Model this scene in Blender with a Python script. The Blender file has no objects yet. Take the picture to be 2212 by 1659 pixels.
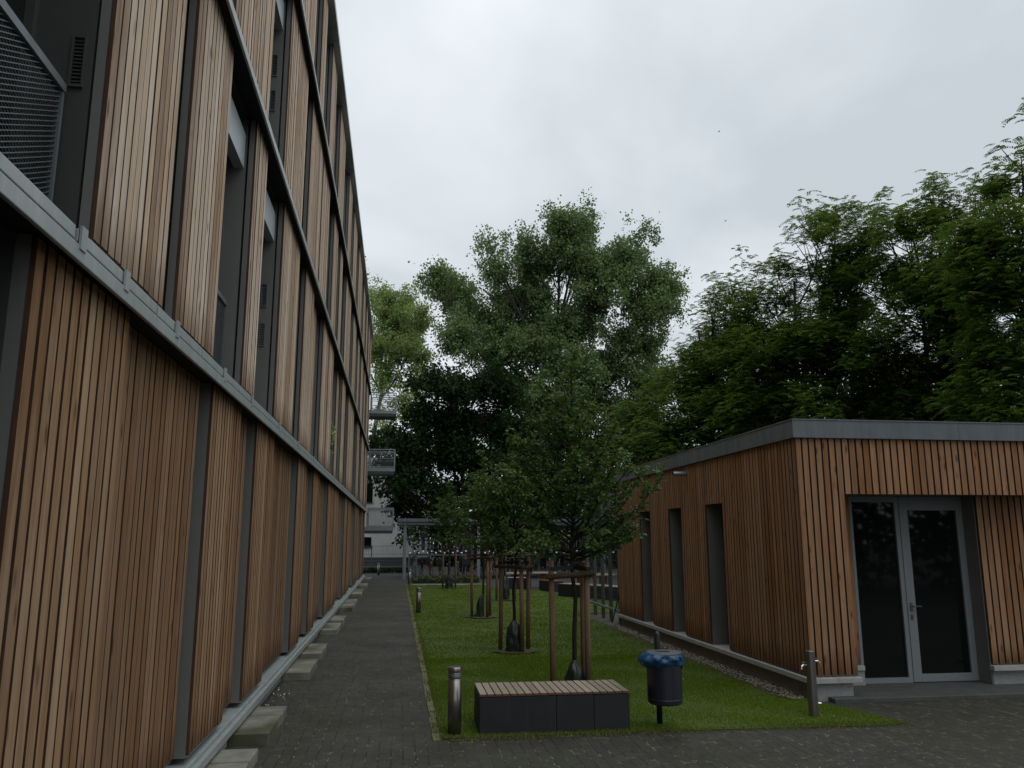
import bpy, math, random
import numpy as np
from mathutils import Matrix, Vector
R_ = math.radians
random.seed(7); rng = np.random.default_rng(11)
scene = bpy.context.scene
COL = scene.collection

# ------------------------------------------------------------------ camera
cam_d = bpy.data.cameras.new('camera'); cam = bpy.data.objects.new('camera', cam_d); COL.objects.link(cam)
cam_d.sensor_width = 36.0; cam_d.lens = 36.0*1750/2212; cam_d.clip_start = 0.05; cam_d.clip_end = 2000
_r = Vector((0.99044, -0.13794, -0.0016)); _f = Vector((0.1355, 0.9729, 0.1877)).normalized()
_u = _r.cross(_f).normalized(); _r = _f.cross(_u).normalized()
cam.matrix_world = Matrix(((_r.x, _u.x, -_f.x, 0), (_r.y, _u.y, -_f.y, 0), (_r.z, _u.z, -_f.z, 1.75), (0, 0, 0, 1)))
scene.camera = cam

# ------------------------------------------------------------------ sky, sun, exposure
SUN_EL, SUN_AZ = 58.0, 128.0          # azimuth clockwise from +Y: behind the camera, to the right
w = bpy.data.worlds.new('World'); scene.world = w; w.use_nodes = True
nt = w.node_tree; nt.nodes.clear()
def wn(t, **k):
    n = nt.nodes.new(t)
    for a, b in k.items(): setattr(n, a, b)
    return n
wl = nt.links.new
out = wn('ShaderNodeOutputWorld'); bg = wn('ShaderNodeBackground')
sky = wn('ShaderNodeTexSky', sky_type='NISHITA', sun_disc=False, sun_elevation=R_(SUN_EL), sun_rotation=R_(SUN_AZ))
tc = wn('ShaderNodeTexCoord'); sep = wn('ShaderNodeSeparateXYZ'); wl(tc.outputs['Generated'], sep.inputs[0])
zz = wn('ShaderNodeMath', operation='MAXIMUM'); wl(sep.outputs[2], zz.inputs[0]); zz.inputs[1].default_value = 0.0
za = wn('ShaderNodeMath', operation='ADD'); wl(zz.outputs[0], za.inputs[0]); za.inputs[1].default_value = 0.22
dx = wn('ShaderNodeMath', operation='DIVIDE'); wl(sep.outputs[0], dx.inputs[0]); wl(za.outputs[0], dx.inputs[1])
dy = wn('ShaderNodeMath', operation='DIVIDE'); wl(sep.outputs[1], dy.inputs[0]); wl(za.outputs[0], dy.inputs[1])
cv = wn('ShaderNodeCombineXYZ'); wl(dx.outputs[0], cv.inputs[0]); wl(dy.outputs[0], cv.inputs[1])
n1 = wn('ShaderNodeTexNoise'); n1.inputs['Scale'].default_value = 1.25; n1.inputs['Detail'].default_value = 5; n1.inputs['Roughness'].default_value = .5; n1.inputs['Distortion'].default_value = .35
wl(cv.outputs[0], n1.inputs['Vector'])
cr = wn('ShaderNodeValToRGB'); wl(n1.outputs['Fac'], cr.inputs[0])
e = cr.color_ramp.elements; e[0].position = .36; e[0].color = (.61, .67, .715, 1); e[1].position = .64; e[1].color = (.90, .95, 1.0, 1)
# an overcast sky is brighter towards the zenith
zr = wn('ShaderNodeMapRange'); wl(zz.outputs[0], zr.inputs[0]); zr.interpolation_type = 'SMOOTHSTEP'
zr.inputs[1].default_value = .50; zr.inputs[2].default_value = 1.0; zr.inputs[3].default_value = 1.0; zr.inputs[4].default_value = 1.7
ml = wn('ShaderNodeVectorMath', operation='SCALE'); wl(cr.outputs[0], ml.inputs[0]); wl(zr.outputs[0], ml.inputs['Scale'])
sk = wn('ShaderNodeVectorMath', operation='SCALE'); wl(sky.outputs[0], sk.inputs[0]); sk.inputs['Scale'].default_value = .08
mx = wn('ShaderNodeMix', data_type='RGBA'); mx.inputs[0].default_value = .94
wl(sk.outputs[0], mx.inputs[6]); wl(ml.outputs[0], mx.inputs[7])
wl(mx.outputs[2], bg.inputs[0]); bg.inputs[1].default_value = 1.0; wl(bg.outputs[0], out.inputs[0])
sl = bpy.data.lights.new('sun', 'SUN'); sl.energy = 0.5; sl.angle = R_(60); sl.color = (1, .97, .93)
so = bpy.data.objects.new('sun', sl); COL.objects.link(so); so.location = (20, -20, 40)
sd = Vector((math.sin(R_(SUN_AZ))*math.cos(R_(SUN_EL)), math.cos(R_(SUN_AZ))*math.cos(R_(SUN_EL)), math.sin(R_(SUN_EL))))
so.rotation_euler = (-sd).to_track_quat('-Z', 'Y').to_euler()
vs = scene.view_settings
vs.view_transform = 'Standard'; vs.look = 'None'; vs.exposure = 0; vs.gamma = 1; vs.use_curve_mapping = False
scene.cycles.max_bounces = 6; scene.cycles.transparent_max_bounces = 6

# ------------------------------------------------------------------ materials
class NT:
    def __init__(s, name):
        s.m = bpy.data.materials.new(name); s.m.use_nodes = True; s.t = s.m.node_tree
        s.b = s.t.nodes['Principled BSDF']; s.o = s.t.nodes['Material Output']
    def n(s, t, ins=None, **k):
        n = s.t.nodes.new(t)
        for a, b in k.items(): setattr(n, a, b)
        for a, b in (ins or {}).items():
            if hasattr(b, 'node'): s.t.links.new(b, n.inputs[a])
            else: n.inputs[a].default_value = b
        return n
    def l(s, a, b): s.t.links.new(a, b)
    def pos(s, scale=(1, 1, 1), loc=(0, 0, 0), rot=(0, 0, 0)):
        g = s.n('ShaderNodeNewGeometry')
        return s.n('ShaderNodeMapping', {'Vector': g.outputs['Position'], 'Scale': scale, 'Location': loc, 'Rotation': rot}).outputs[0]
    def obj(s, scale=(1, 1, 1)):
        g = s.n('ShaderNodeTexCoord')
        return s.n('ShaderNodeMapping', {'Vector': g.outputs['Object'], 'Scale': scale}).outputs[0]
    def noise(s, vec, scale, detail=4, rough=.55, dist=0):
        return s.n('ShaderNodeTexNoise', {'Vector': vec, 'Scale': scale, 'Detail': detail, 'Roughness': rough, 'Distortion': dist}).outputs['Fac']
    def ramp(s, fac, stops, interp='LINEAR'):
        r = s.n('ShaderNodeValToRGB', {'Fac': fac}); el = r.color_ramp.elements; r.color_ramp.interpolation = interp
        while len(el) < len(stops): el.new(.5)
        for q, (p, c) in zip(el, stops):
            q.position = p; q.color = (*c, 1) if len(c) == 3 else c
        return r.outputs[0]
    def mix(s, f, a, b, mode='MIX'):
        m = s.n('ShaderNodeMix', data_type='RGBA', blend_type=mode)
        for i, v in ((0, f), (6, a), (7, b)):
            if hasattr(v, 'node'): s.l(v, m.inputs[i])
            elif i == 0: m.inputs[0].default_value = v
            else: m.inputs[i].default_value = (*v, 1)
        return m.outputs[2]
    def bump(s, h, strength=.3, dist=.01):
        b = s.n('ShaderNodeBump', {'Height': h, 'Strength': strength, 'Distance': dist}); s.l(b.outputs[0], s.b.inputs['Normal'])
    def done(s, col=None, rough=.6, metal=0, spec=.5):
        if col is not None:
            if hasattr(col, 'node'): s.l(col, s.b.inputs['Base Color'])
            else: s.b.inputs['Base Color'].default_value = (*col, 1)
        if hasattr(rough, 'node'): s.l(rough, s.b.inputs['Roughness'])
        else: s.b.inputs['Roughness'].default_value = rough
        s.b.inputs['Metallic'].default_value = metal; s.b.inputs['Specular IOR Level'].default_value = spec
        return s.m

def mat_wood(name, cols, silver, silver_amt, knots=True, stain=(.30, .22, .17), stained=.13):
    t = NT(name)
    isl = t.n('ShaderNodeNewGeometry').outputs['Random Per Island']
    off = t.n('ShaderNodeCombineXYZ', {0: t.n('ShaderNodeMath', {0: isl, 1: 37.0}, operation='MULTIPLY').outputs[0], 2: t.n('ShaderNodeMath', {0: isl, 1: 91.0}, operation='MULTIPLY').outputs[0]}).outputs[0]
    g = t.n('ShaderNodeNewGeometry').outputs['Position']
    v = t.n('ShaderNodeVectorMath', {0: g, 1: off}, operation='ADD').outputs[0]
    base = t.ramp(isl, [(i/(len(cols)-1), c) for i, c in enumerate(cols)])
    gr = t.n('ShaderNodeMapping', {'Vector': v, 'Scale': (45, 45, 1.6)}).outputs[0]
    grain = t.noise(gr, 1.6, 5, .65, .6)
    c = t.mix(.7, base, t.ramp(grain, [(.3, (.24, .20, .16)), (.5, (.5, .5, .5)), (.72, (.76, .75, .74))]), 'OVERLAY')
    st = t.noise(t.n('ShaderNodeMapping', {'Vector': g, 'Scale': (.9, .9, .35)}).outputs[0], 1.5, 4, .6)
    st2 = t.noise(t.n('ShaderNodeMapping', {'Vector': v, 'Scale': (9, 9, 1.1)}).outputs[0], 1.2, 4, .6)
    sv = t.n('ShaderNodeMath', {0: st, 1: st2}, operation='MULTIPLY').outputs[0]
    svr = t.n('ShaderNodeMapRange', {0: sv, 1: .18, 2: .38, 3: 0, 4: silver_amt}).outputs[0]
    c = t.mix(svr, c, silver)
    if knots:
        kv = t.n('ShaderNodeMapping', {'Vector': v, 'Scale': (13, 13, 3.6)}).outputs[0]
        k = t.n('ShaderNodeTexVoronoi', {'Vector': kv, 'Scale': 1.0, 'Randomness': 1.0}).outputs['Distance']
        kk = t.n('ShaderNodeMapRange', {0: k, 1: .10, 2: .24, 3: .85, 4: 0}).outputs[0]
        km = t.n('ShaderNodeMapRange', {0: t.noise(t.n('ShaderNodeMapping', {'Vector': v, 'Scale': (5, 5, 2.1)}).outputs[0], 1.0, 1), 1: .46, 2: .56}).outputs[0]
        kk = t.n('ShaderNodeMath', {0: kk, 1: km}, operation='MULTIPLY').outputs[0]
        c = t.mix(kk, c, stain, 'MULTIPLY')
        wk = t.noise(t.n('ShaderNodeMapping', {'Vector': g, 'Scale': (7, 7, .22)}).outputs[0], 1.0, 4, .6)
        c = t.mix(t.n('ShaderNodeMapRange', {0: wk, 1: .52, 2: .72, 3: 0, 4: .55}).outputs[0], c, (.42, .36, .33), 'MULTIPLY')
    if stained:
        gz = t.n('ShaderNodeSeparateXYZ', {0: t.n('ShaderNodeTexCoord').outputs['Generated']}).outputs[2]
        nz = t.noise(t.n('ShaderNodeMapping', {'Vector': g, 'Scale': (14, 14, 1.5)}).outputs[0], 1.3, 3)
        q = t.n('ShaderNodeMath', {0: gz, 1: t.n('ShaderNodeMath', {0: nz, 1: stained}, operation='MULTIPLY').outputs[0]}, operation='SUBTRACT').outputs[0]
        sf = t.n('ShaderNodeMapRange', {0: q, 1: -.06, 2: .05, 3: .8, 4: 0}).outputs[0]
        c = t.mix(sf, c, (.34, .27, .21), 'MULTIPLY')
    t.bump(grain, .25, .004)
    return t.done(c, .78, 0, .25)

def mat_plain(name, a, b=None, rough=.6, metal=0, scale=6, bump=0, spec=.5, detail=5, sc3=(1, 1, 1)):
    t = NT(name); b = b or tuple(x*.82 for x in a)
    n = t.noise(t.pos(sc3), scale, detail, .6)
    c = t.mix(t.n('ShaderNodeMapRange', {0: n, 1: .3, 2: .7}).outputs[0], a, b)
    if bump: t.bump(n, bump, .01)
    return t.done(c, t.n('ShaderNodeMapRange', {0: n, 1: .2, 2: .8, 3: max(.05, rough-.08), 4: min(1, rough+.08)}).outputs[0], metal, spec)

def mat_leaf(name, cols, trans=(.10, .16, .03), tf=.28, rough=.5):
    t = NT(name)
    isl = t.n('ShaderNodeNewGeometry').outputs['Random Per Island']
    big = t.noise(t.pos(), .55, 2, .5)
    f = t.n('ShaderNodeMath', {0: isl, 1: t.n('ShaderNodeMath', {0: big, 1: .5}, operation='SUBTRACT').outputs[0]}, operation='ADD', use_clamp=True).outputs[0]
    c = t.ramp(f, [(i/(len(cols)-1), q) for i, q in enumerate(cols)])
    t.done(c, rough, 0, .4 if rough < .6 else .1)
    tr = t.n('ShaderNodeBsdfTranslucent', {'Color': (*trans, 1)})
    ms = t.n('ShaderNodeMixShader', {0: tf}); t.l(t.b.outputs[0], ms.inputs[1]); t.l(tr.outputs[0], ms.inputs[2]); t.l(ms.outputs[0], t.o.inputs['Surface'])
    return t.m

M = {}
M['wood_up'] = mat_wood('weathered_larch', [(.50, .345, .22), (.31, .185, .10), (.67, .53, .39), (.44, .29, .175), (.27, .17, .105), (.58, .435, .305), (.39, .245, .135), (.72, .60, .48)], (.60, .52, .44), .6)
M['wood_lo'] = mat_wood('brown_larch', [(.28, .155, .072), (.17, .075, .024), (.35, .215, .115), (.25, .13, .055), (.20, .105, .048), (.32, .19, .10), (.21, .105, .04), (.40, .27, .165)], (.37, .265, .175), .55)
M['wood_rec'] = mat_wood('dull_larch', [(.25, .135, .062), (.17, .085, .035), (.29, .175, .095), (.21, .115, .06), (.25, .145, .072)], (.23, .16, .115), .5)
M['wood_rt'] = mat_wood('orange_larch', [(.32, .15, .064), (.23, .098, .038), (.37, .20, .10), (.28, .132, .058), (.34, .18, .092), (.25, .122, .058)], (.32, .21, .135), .55)
M['groove'] = mat_plain('dark_groove', (.022, .011, .006), (.012, .007, .005), .9)
M['edge'] = mat_plain('board_edge_brown', (.078, .034, .014), (.045, .02, .009), .85)
M['grey'] = mat_plain('grey_metal_sheet', (.150, .152, .138), (.135, .137, .125), .55, 0, 3, 0)
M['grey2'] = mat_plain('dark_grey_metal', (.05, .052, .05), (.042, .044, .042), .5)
M['alu'] = mat_plain('pale_aluminium', (.37, .405, .395), (.27, .30, .29), .42, .15, 3, 0, .5, 6, (3, 3, .35))
M['fascia'] = mat_plain('zinc_fascia', (.165, .185, .195), (.115, .13, .14), .45, .3, 3, 0, .5, 6, (3, 3, .5))
M['box'] = mat_plain('light_metal_box', (.42, .47, .49), (.38, .42, .44), .4, .2, 2)
M['galv'] = mat_plain('galvanised_steel', (.27, .30, .315), (.20, .225, .24), .45, .5, 14)
M['fence'] = mat_plain('fence_steel', (.13, .14, .145), (.10, .11, .115), .5, .4, 9)
M['steel'] = mat_plain('brushed_steel', (.30, .275, .255), (.20, .185, .175), .3, .9, 5, 0, .5, 4, (30, 30, 1))
M['chrome'] = mat_plain('chrome', (.8, .8, .8), (.7, .7, .7), .12, 1)
M['frame'] = mat_plain('door_frame_grey', (.21, .225, .23), (.19, .205, .21), .45, .1)
t = NT('dark_glass'); M['glass'] = t.done((.006, .007, .007), .03, 0, .32)
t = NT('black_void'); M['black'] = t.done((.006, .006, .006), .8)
M['white_plate'] = mat_plain('white_plastic', (.62, .63, .64), (.55, .57, .57), .3)
M['concrete'] = mat_plain('foundation_concrete', (.27, .265, .24), (.19, .19, .17), .85, 0, 5, .15)
M['cap'] = mat_plain('sill_concrete', (.40, .40, .375), (.31, .31, .29), .8, 0, 8, .1)
M['plinth'] = mat_plain('plinth_render', (.23, .21, .165), (.17, .155, .12), .9, 0, 4, .2)
M['plinth_front'] = mat_plain('plinth_front_render', (.30, .31, .295), (.22, .225, .215), .9, 0, 30, .25)
M['doorstep'] = mat_plain('doorstep_concrete', (.075, .077, .074), (.05, .052, .05), .7, 0, 7, .1)
def mat_block():
    t = NT('mossy_block'); p = t.pos()
    a = t.noise(p, 4, 5, .6); b = t.noise(p, 1.3, 3, .5)
    c = t.mix(t.n('ShaderNodeMapRange', {0: a, 1: .35, 2: .65}).outputs[0], (.25, .245, .21), (.15, .145, .11))
    c = t.mix(t.n('ShaderNodeMapRange', {0: b, 1: .45, 2: .62, 3: 0, 4: .8}).outputs[0], c, (.055, .057, .024))
    t.bump(t.noise(p, 60, 3), .25, .004)
    return t.done(c, .9, 0, .2)
M['block'] = mat_block()
def mat_paving():
    t = NT('brick_paving')
    v = t.pos((1, 1, 1), (0, 0, 0), (0, 0, R_(90)))
    wob = t.noise(t.pos(), 3.0, 3)
    vv = t.n('ShaderNodeVectorMath', {0: v, 1: t.n('ShaderNodeCombineXYZ', {0: t.n('ShaderNodeMath', {0: wob, 1: .03}, operation='MULTIPLY').outputs[0], 1: t.n('ShaderNodeMath', {0: wob, 1: .02}, operation='MULTIPLY').outputs[0]}).outputs[0]}, operation='ADD').outputs[0]
    br = t.n('ShaderNodeTexBrick', {'Vector': vv, 'Color1': (.034, .032, .027, 1), 'Color2': (.046, .043, .036, 1), 'Mortar': (.017, .017, .011, 1), 'Scale': 1, 'Mortar Size': .007, 'Mortar Smooth': .3, 'Bias': 0, 'Brick Width': .2, 'Row Height': .1})
    p = t.pos()
    moss = t.noise(p, .8, 5, .6); spk = t.noise(p, 26, 3, .7)
    c = t.mix(t.n('ShaderNodeMapRange', {0: moss, 1: .42, 2: .68, 3: 0, 4: .55}).outputs[0], br.outputs['Color'], (.030, .034, .014))
    jm = t.n('ShaderNodeMath', {0: br.outputs['Fac'], 1: t.n('ShaderNodeMapRange', {0: t.noise(p, 7, 4, .7), 1: .52, 2: .62}).outputs[0]}, operation='MULTIPLY').outputs[0]
    c = t.mix(jm, c, (.16, .15, .075))
    c = t.mix(t.n('ShaderNodeMapRange', {0: spk, 1: .62, 2: .75, 3: 0, 4: .5}).outputs[0], c, (.085, .078, .055))
    h = t.n('ShaderNodeMath', {0: t.noise(p, 90, 2), 1: t.n('ShaderNodeMath', {0: br.outputs['Fac'], 1: 2.0}, operation='MULTIPLY').outputs[0]}, operation='SUBTRACT').outputs[0]
    t.bump(h, .5, .004)
    wet = t.n('ShaderNodeMapRange', {0: t.noise(p, 1.1, 3), 1: .35, 2: .65, 3: .55, 4: .85}).outputs[0]
    return t.done(c, wet, 0, .35)
M['paving'] = mat_paving()
M['asphalt'] = mat_plain('asphalt', (.036, .036, .033), (.026, .026, .024), .9, 0, 40, .3)
M['soil'] = mat_plain('lawn_soil', (.075, .10, .016), (.05, .075, .012), .95, 0, 9, .3)
M['mulch'] = mat_plain('bare_soil', (.085, .065, .035), (.05, .042, .022), .95, 0, 30, .4)
M['kerb'] = mat_plain('mossy_edging', (.17, .17, .085), (.10, .11, .045), .95, 0, 18, .4)
M['gravelbed'] = mat_plain('gravel_bed', (.085, .078, .055), (.05, .047, .032), .95, 0, 45, .5)
def mat_isl(name, cols, rough=.7, spec=.3):
    t = NT(name); isl = t.n('ShaderNodeNewGeometry').outputs['Random Per Island']
    return t.done(t.ramp(isl, [(i/(len(cols)-1), q) for i, q in enumerate(cols)]), rough, 0, spec)
M['pebble'] = mat_isl('pale_pebbles', [(.15, .13, .095), (.25, .22, .17), (.11, .095, .07), (.20, .17, .12)])
M['petal'] = mat_isl('pale_petals', [(.45, .44, .36), (.34, .31, .20), (.52, .50, .44)])
M['grass'] = mat_leaf('grass_blades', [(.082, .15, .008), (.115, .20, .012), (.15, .24, .018), (.18, .22, .035), (.09, .165, .008)], (.13, .22, .015), .3, .85)
M['drygrass'] = mat_leaf('dry_grass', [(.17, .16, .06), (.12, .14, .035), (.22, .20, .09)], (.15, .14, .05), .25, .7)
M['poplar'] = mat_leaf('poplar_leaves', [(.062, .115, .042), (.11, .18, .064), (.165, .24, .095), (.09, .155, .05)], (.21, .32, .09), .3, .45)
M['poplar2'] = mat_leaf('light_poplar_leaves', [(.12, .18, .055), (.18, .25, .08), (.23, .30, .10)], (.30, .42, .10), .35, .5)
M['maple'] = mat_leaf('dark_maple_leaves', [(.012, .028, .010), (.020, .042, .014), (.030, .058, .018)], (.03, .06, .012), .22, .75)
M['robinia'] = mat_leaf('robinia_leaves', [(.033, .070, .012), (.056, .108, .018), (.10, .165, .028), (.045, .088, .014)], (.14, .23, .028), .3, .5)
M['young'] = mat_leaf('hornbeam_leaves', [(.034, .076, .022), (.055, .112, .03), (.088, .155, .038), (.125, .195, .05)], (.12, .20, .03), .28, .42)
M['shrub'] = mat_leaf('shrub_leaves', [(.04, .075, .02), (.065, .11, .025), (.10, .13, .04), (.12, .07, .05)], (.08, .12, .03), .25, .5)
M['bark'] = mat_plain('dark_bark', (.045, .038, .03), (.022, .02, .016), .95, 0, 10, .6, .2, 6, (4, 4, 1))
M['barkgrey'] = mat_plain('grey_bark', (.075, .068, .058), (.04, .036, .03), .95, 0, 6, .6, .2, 6, (3, 3, 1))
M['barkyoung'] = mat_plain('young_bark', (.034, .030, .02), (.018, .017, .011), .9, 0, 30, .3, .2)
M['stake'] = mat_plain('stake_wood', (.20, .13, .082), (.125, .08, .05), .85, 0, 4, .2, .2, 6, (12, 12, 1))
M['crossbar'] = mat_plain('crossbar_wood', (.08, .056, .03), (.045, .032, .018), .85, 0, 8, .2, .2)
M['rubber'] = mat_plain('black_strap', (.012, .012, .012), (.008, .008, .008), .6)
M['bag'] = mat_plain('green_bag_plastic', (.018, .032, .026), (.010, .020, .017), .38, 0, 6, .1)
M['slat'] = mat_wood('bench_slat_wood', [(.31, .265, .20), (.22, .18, .13), (.36, .315, .25), (.27, .225, .17)], (.34, .29, .23), .5, False, stained=0)
M['slatend'] = mat_plain('red_slat_end', (.17, .075, .035), (.12, .05, .025), .8, 0, 20)
def mat_stone():
    t = NT('dark_concrete'); p = t.pos()
    n = t.noise(p, 3, 6, .65); s = t.noise(t.pos((5, 5, .6)), 2, 4, .6)
    c = t.mix(t.n('ShaderNodeMapRange', {0: n, 1: .3, 2: .7}).outputs[0], (.020, .022, .026), (.012, .0135, .016))
    c = t.mix(t.n('ShaderNodeMapRange', {0: s, 1: .55, 2: .75, 3: 0, 4: .5}).outputs[0], c, (.032, .035, .038))
    t.bump(t.noise(p, 120, 2), .2, .003)
    return t.done(c, .65, 0, .4)
M['stone'] = mat_stone()
M['stone_side'] = mat_plain('mossy_dark_concrete', (.030, .034, .024), (.02, .022, .016), .8, 0, 5)
M['bin'] = mat_plain('bin_dark_blue', (.014, .017, .028), (.011, .013, .022), .38, 0, 8)
M['bin_lid'] = mat_plain('bin_lid_grey', (.10, .105, .115), (.075, .08, .088), .5, .3, 8)
t = NT('blue_bag'); M['bluebag'] = t.done(t.mix(t.noise(t.pos((1, 1, 2)), 9, 5, .65, 1.2), (.003, .032, .085), (.008, .07, .155)), .26, 0, .45); t.bump(t.noise(t.pos((1, 1, 2.2)), 11, 3, .5, 2.5), .5, .012)
M['white_wall'] = mat_plain('white_render', (.52, .52, .50), (.44, .44, .42), .9, 0, 1.2)
M['red'] = mat_plain('red_paint', (.22, .015, .012), None, .35)
M['blue'] = mat_plain('blue_paint', (.015, .06, .20), None, .35)
M['purple'] = mat_plain('purple_paint', (.06, .02, .10), None, .35)
M['blackpaint'] = mat_plain('black_paint', (.012, .012, .013), None, .4)
M['redwood'] = mat_plain('reddish_wood', (.23, .09, .04), (.16, .06, .028), .75, 0, 10)
M['flower'] = mat_isl('white_flowers', [(.7, .7, .68), (.6, .62, .55)])
M['bird'] = mat_plain('bird_dark', (.02, .02, .022), None, .8)
t = NT('red_lamp'); M['redlamp'] = t.done((.5, .03, .03), .3)

# ------------------------------------------------------------------ mesh helpers
WLOC = {}
def wloc(o): return WLOC.get(o.name, Vector((0, 0, 0)))
class MB:
    def __init__(s): s.v = []; s.f = []; s.mi = []; s.k = 0
    def add(s, vs, fs):
        b = len(s.v); s.v += [tuple(q) for q in vs]; s.f += [tuple(b+i for i in f) for f in fs]; s.mi += [s.k]*len(fs); return s
    def box(s, x0, x1, y0, y1, z0, z1):
        s.add([(x0, y0, z0), (x1, y0, z0), (x1, y1, z0), (x0, y1, z0), (x0, y0, z1), (x1, y0, z1), (x1, y1, z1), (x0, y1, z1)],
              [(0, 3, 2, 1), (4, 5, 6, 7), (0, 1, 5, 4), (1, 2, 6, 5), (2, 3, 7, 6), (3, 0, 4, 7)]); return s
    def bar(s, a, b, wd, hd, up=(0, 0, 1)):
        a = Vector(a); b = Vector(b); d = (b-a).normalized(); up = Vector(up)
        if abs(d.dot(up)) > .98: up = Vector((0, 1, 0))
        sx = d.cross(up).normalized()*wd/2; sy = sx.cross(d).normalized()*hd/2
        vs = [p+i*sx+j*sy for p in (a, b) for i, j in ((-1, -1), (1, -1), (1, 1), (-1, 1))]
        s.add(vs, [(0, 1, 2, 3), (7, 6, 5, 4), (0, 4, 5, 1), (1, 5, 6, 2), (2, 6, 7, 3), (3, 7, 4, 0)]); return s
    def tube(s, pts, rad, n=8, cap=True):
        pts = [Vector(q) for q in pts]; m = len(pts)
        if not hasattr(rad, '__len__'): rad = [rad]*m
        vs = []; ref = None
        for i, q in enumerate(pts):
            d = (pts[min(i+1, m-1)]-pts[max(i-1, 0)])
            d = d.normalized() if d.length > 1e-9 else Vector((0, 0, 1))
            if ref is None: ref = d.orthogonal().normalized()
            else:
                ref = (ref-d*ref.dot(d)); ref = ref.normalized() if ref.length > 1e-6 else d.orthogonal().normalized()
            e2 = d.cross(ref)
            for k in range(n):
                a = 2*math.pi*k/n; vs.append(q+rad[i]*(math.cos(a)*ref+math.sin(a)*e2))
        fs = [(i*n+k, i*n+(k+1) % n, (i+1)*n+(k+1) % n, (i+1)*n+k) for i in range(m-1) for k in range(n)]
        if cap: fs += [tuple(range(n-1, -1, -1)), tuple((m-1)*n+k for k in range(n))]
        s.add(vs, fs); return s
    def lathe(s, prof, c=(0, 0, 0), n=24):
        vs = []
        for r, z in prof:
            for k in range(n):
                a = 2*math.pi*k/n; vs.append((c[0]+r*math.cos(a), c[1]+r*math.sin(a), c[2]+z))
        m = len(prof); fs = [(i*n+k, i*n+(k+1) % n, (i+1)*n+(k+1) % n, (i+1)*n+k) for i in range(m-1) for k in range(n)]
        fs += [tuple(range(n-1, -1, -1)), tuple((m-1)*n+k for k in range(n))]
        s.add(vs, fs); return s
    def torus(s, c, R, r, axis='x', n=20, m=6):
        pts = []
        for k in range(n+1):
            a = 2*math.pi*k/n; u, v = R*math.cos(a), R*math.sin(a)
            pts.append((c[0]+u, c[1], c[2]+v) if axis == 'y' else (c[0], c[1]+u, c[2]+v))
        s.tube(pts, r, m, False); return s
    def build(s, name, mats, parent=None, origin=None, smooth=False, bevel=0):
        base = Vector(origin) if origin is not None else Vector((0, 0, 0))
        pl = wloc(parent) if parent is not None else Vector((0, 0, 0))
        if parent is not None and origin is None: base = pl
        me = bpy.data.meshes.new(name)
        me.from_pydata([(a-base.x, b-base.y, c-base.z) for a, b, c in s.v], [], s.f)
        if not isinstance(mats, (list, tuple)): mats = [mats]
        for m in mats: me.materials.append(m)
        if len(mats) > 1: me.polygons.foreach_set('material_index', s.mi)
        if smooth: me.polygons.foreach_set('use_smooth', [True]*len(s.f))
        me.update()
        o = bpy.data.objects.new(name, me); COL.objects.link(o)
        if parent is not None: o.parent = parent; o.location = base-pl
        else: o.location = base
        WLOC[o.name] = base.copy()
        if bevel:
            b = o.modifiers.new('bevel', 'BEVEL'); b.width = bevel; b.segments = 2; b.limit_method = 'ANGLE'
        return o
def tag(o, label=None, cat=None, group=None, kind=None):
    for k, v in (('label', label), ('category', cat), ('group', group), ('kind', kind)):
        if v: o[k] = v
    return o
def empty(name, loc, label=None, cat=None, group=None):
    o = bpy.data.objects.new(name, None); COL.objects.link(o); o.location = loc; o.empty_display_size = .1
    WLOC[o.name] = Vector(loc); return tag(o, label, cat, group)
def copy_tree(o, parent=None):
    c = o.copy(); COL.objects.link(c)
    if parent is not None: c.parent = parent
    for ch in list(o.children): copy_tree(ch, c)
    return c
def np_mesh(name, V, F, mat, parent=None, origin=(0, 0, 0), smooth=False):
    V = np.asarray(V, np.float32)-np.asarray(origin, np.float32); F = np.asarray(F, np.int32); k = F.shape[1]
    me = bpy.data.meshes.new(name); me.vertices.add(len(V)); me.vertices.foreach_set('co', V.ravel())
    me.loops.add(F.size); me.loops.foreach_set('vertex_index', F.ravel())
    me.polygons.add(len(F)); me.polygons.foreach_set('loop_start', np.arange(0, F.size, k, dtype=np.int32))
    me.materials.append(mat)
    if smooth: me.polygons.foreach_set('use_smooth', np.ones(len(F), bool))
    me.update(calc_edges=True); me.validate()
    o = bpy.data.objects.new(name, me); COL.objects.link(o)
    if parent is not None: o.parent = parent; o.location = Vector(origin)-wloc(parent)
    else: o.location = origin
    WLOC[o.name] = Vector(origin); return o
def unit(a): return a/np.maximum(np.linalg.norm(a, axis=1, keepdims=True), 1e-9)
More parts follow.
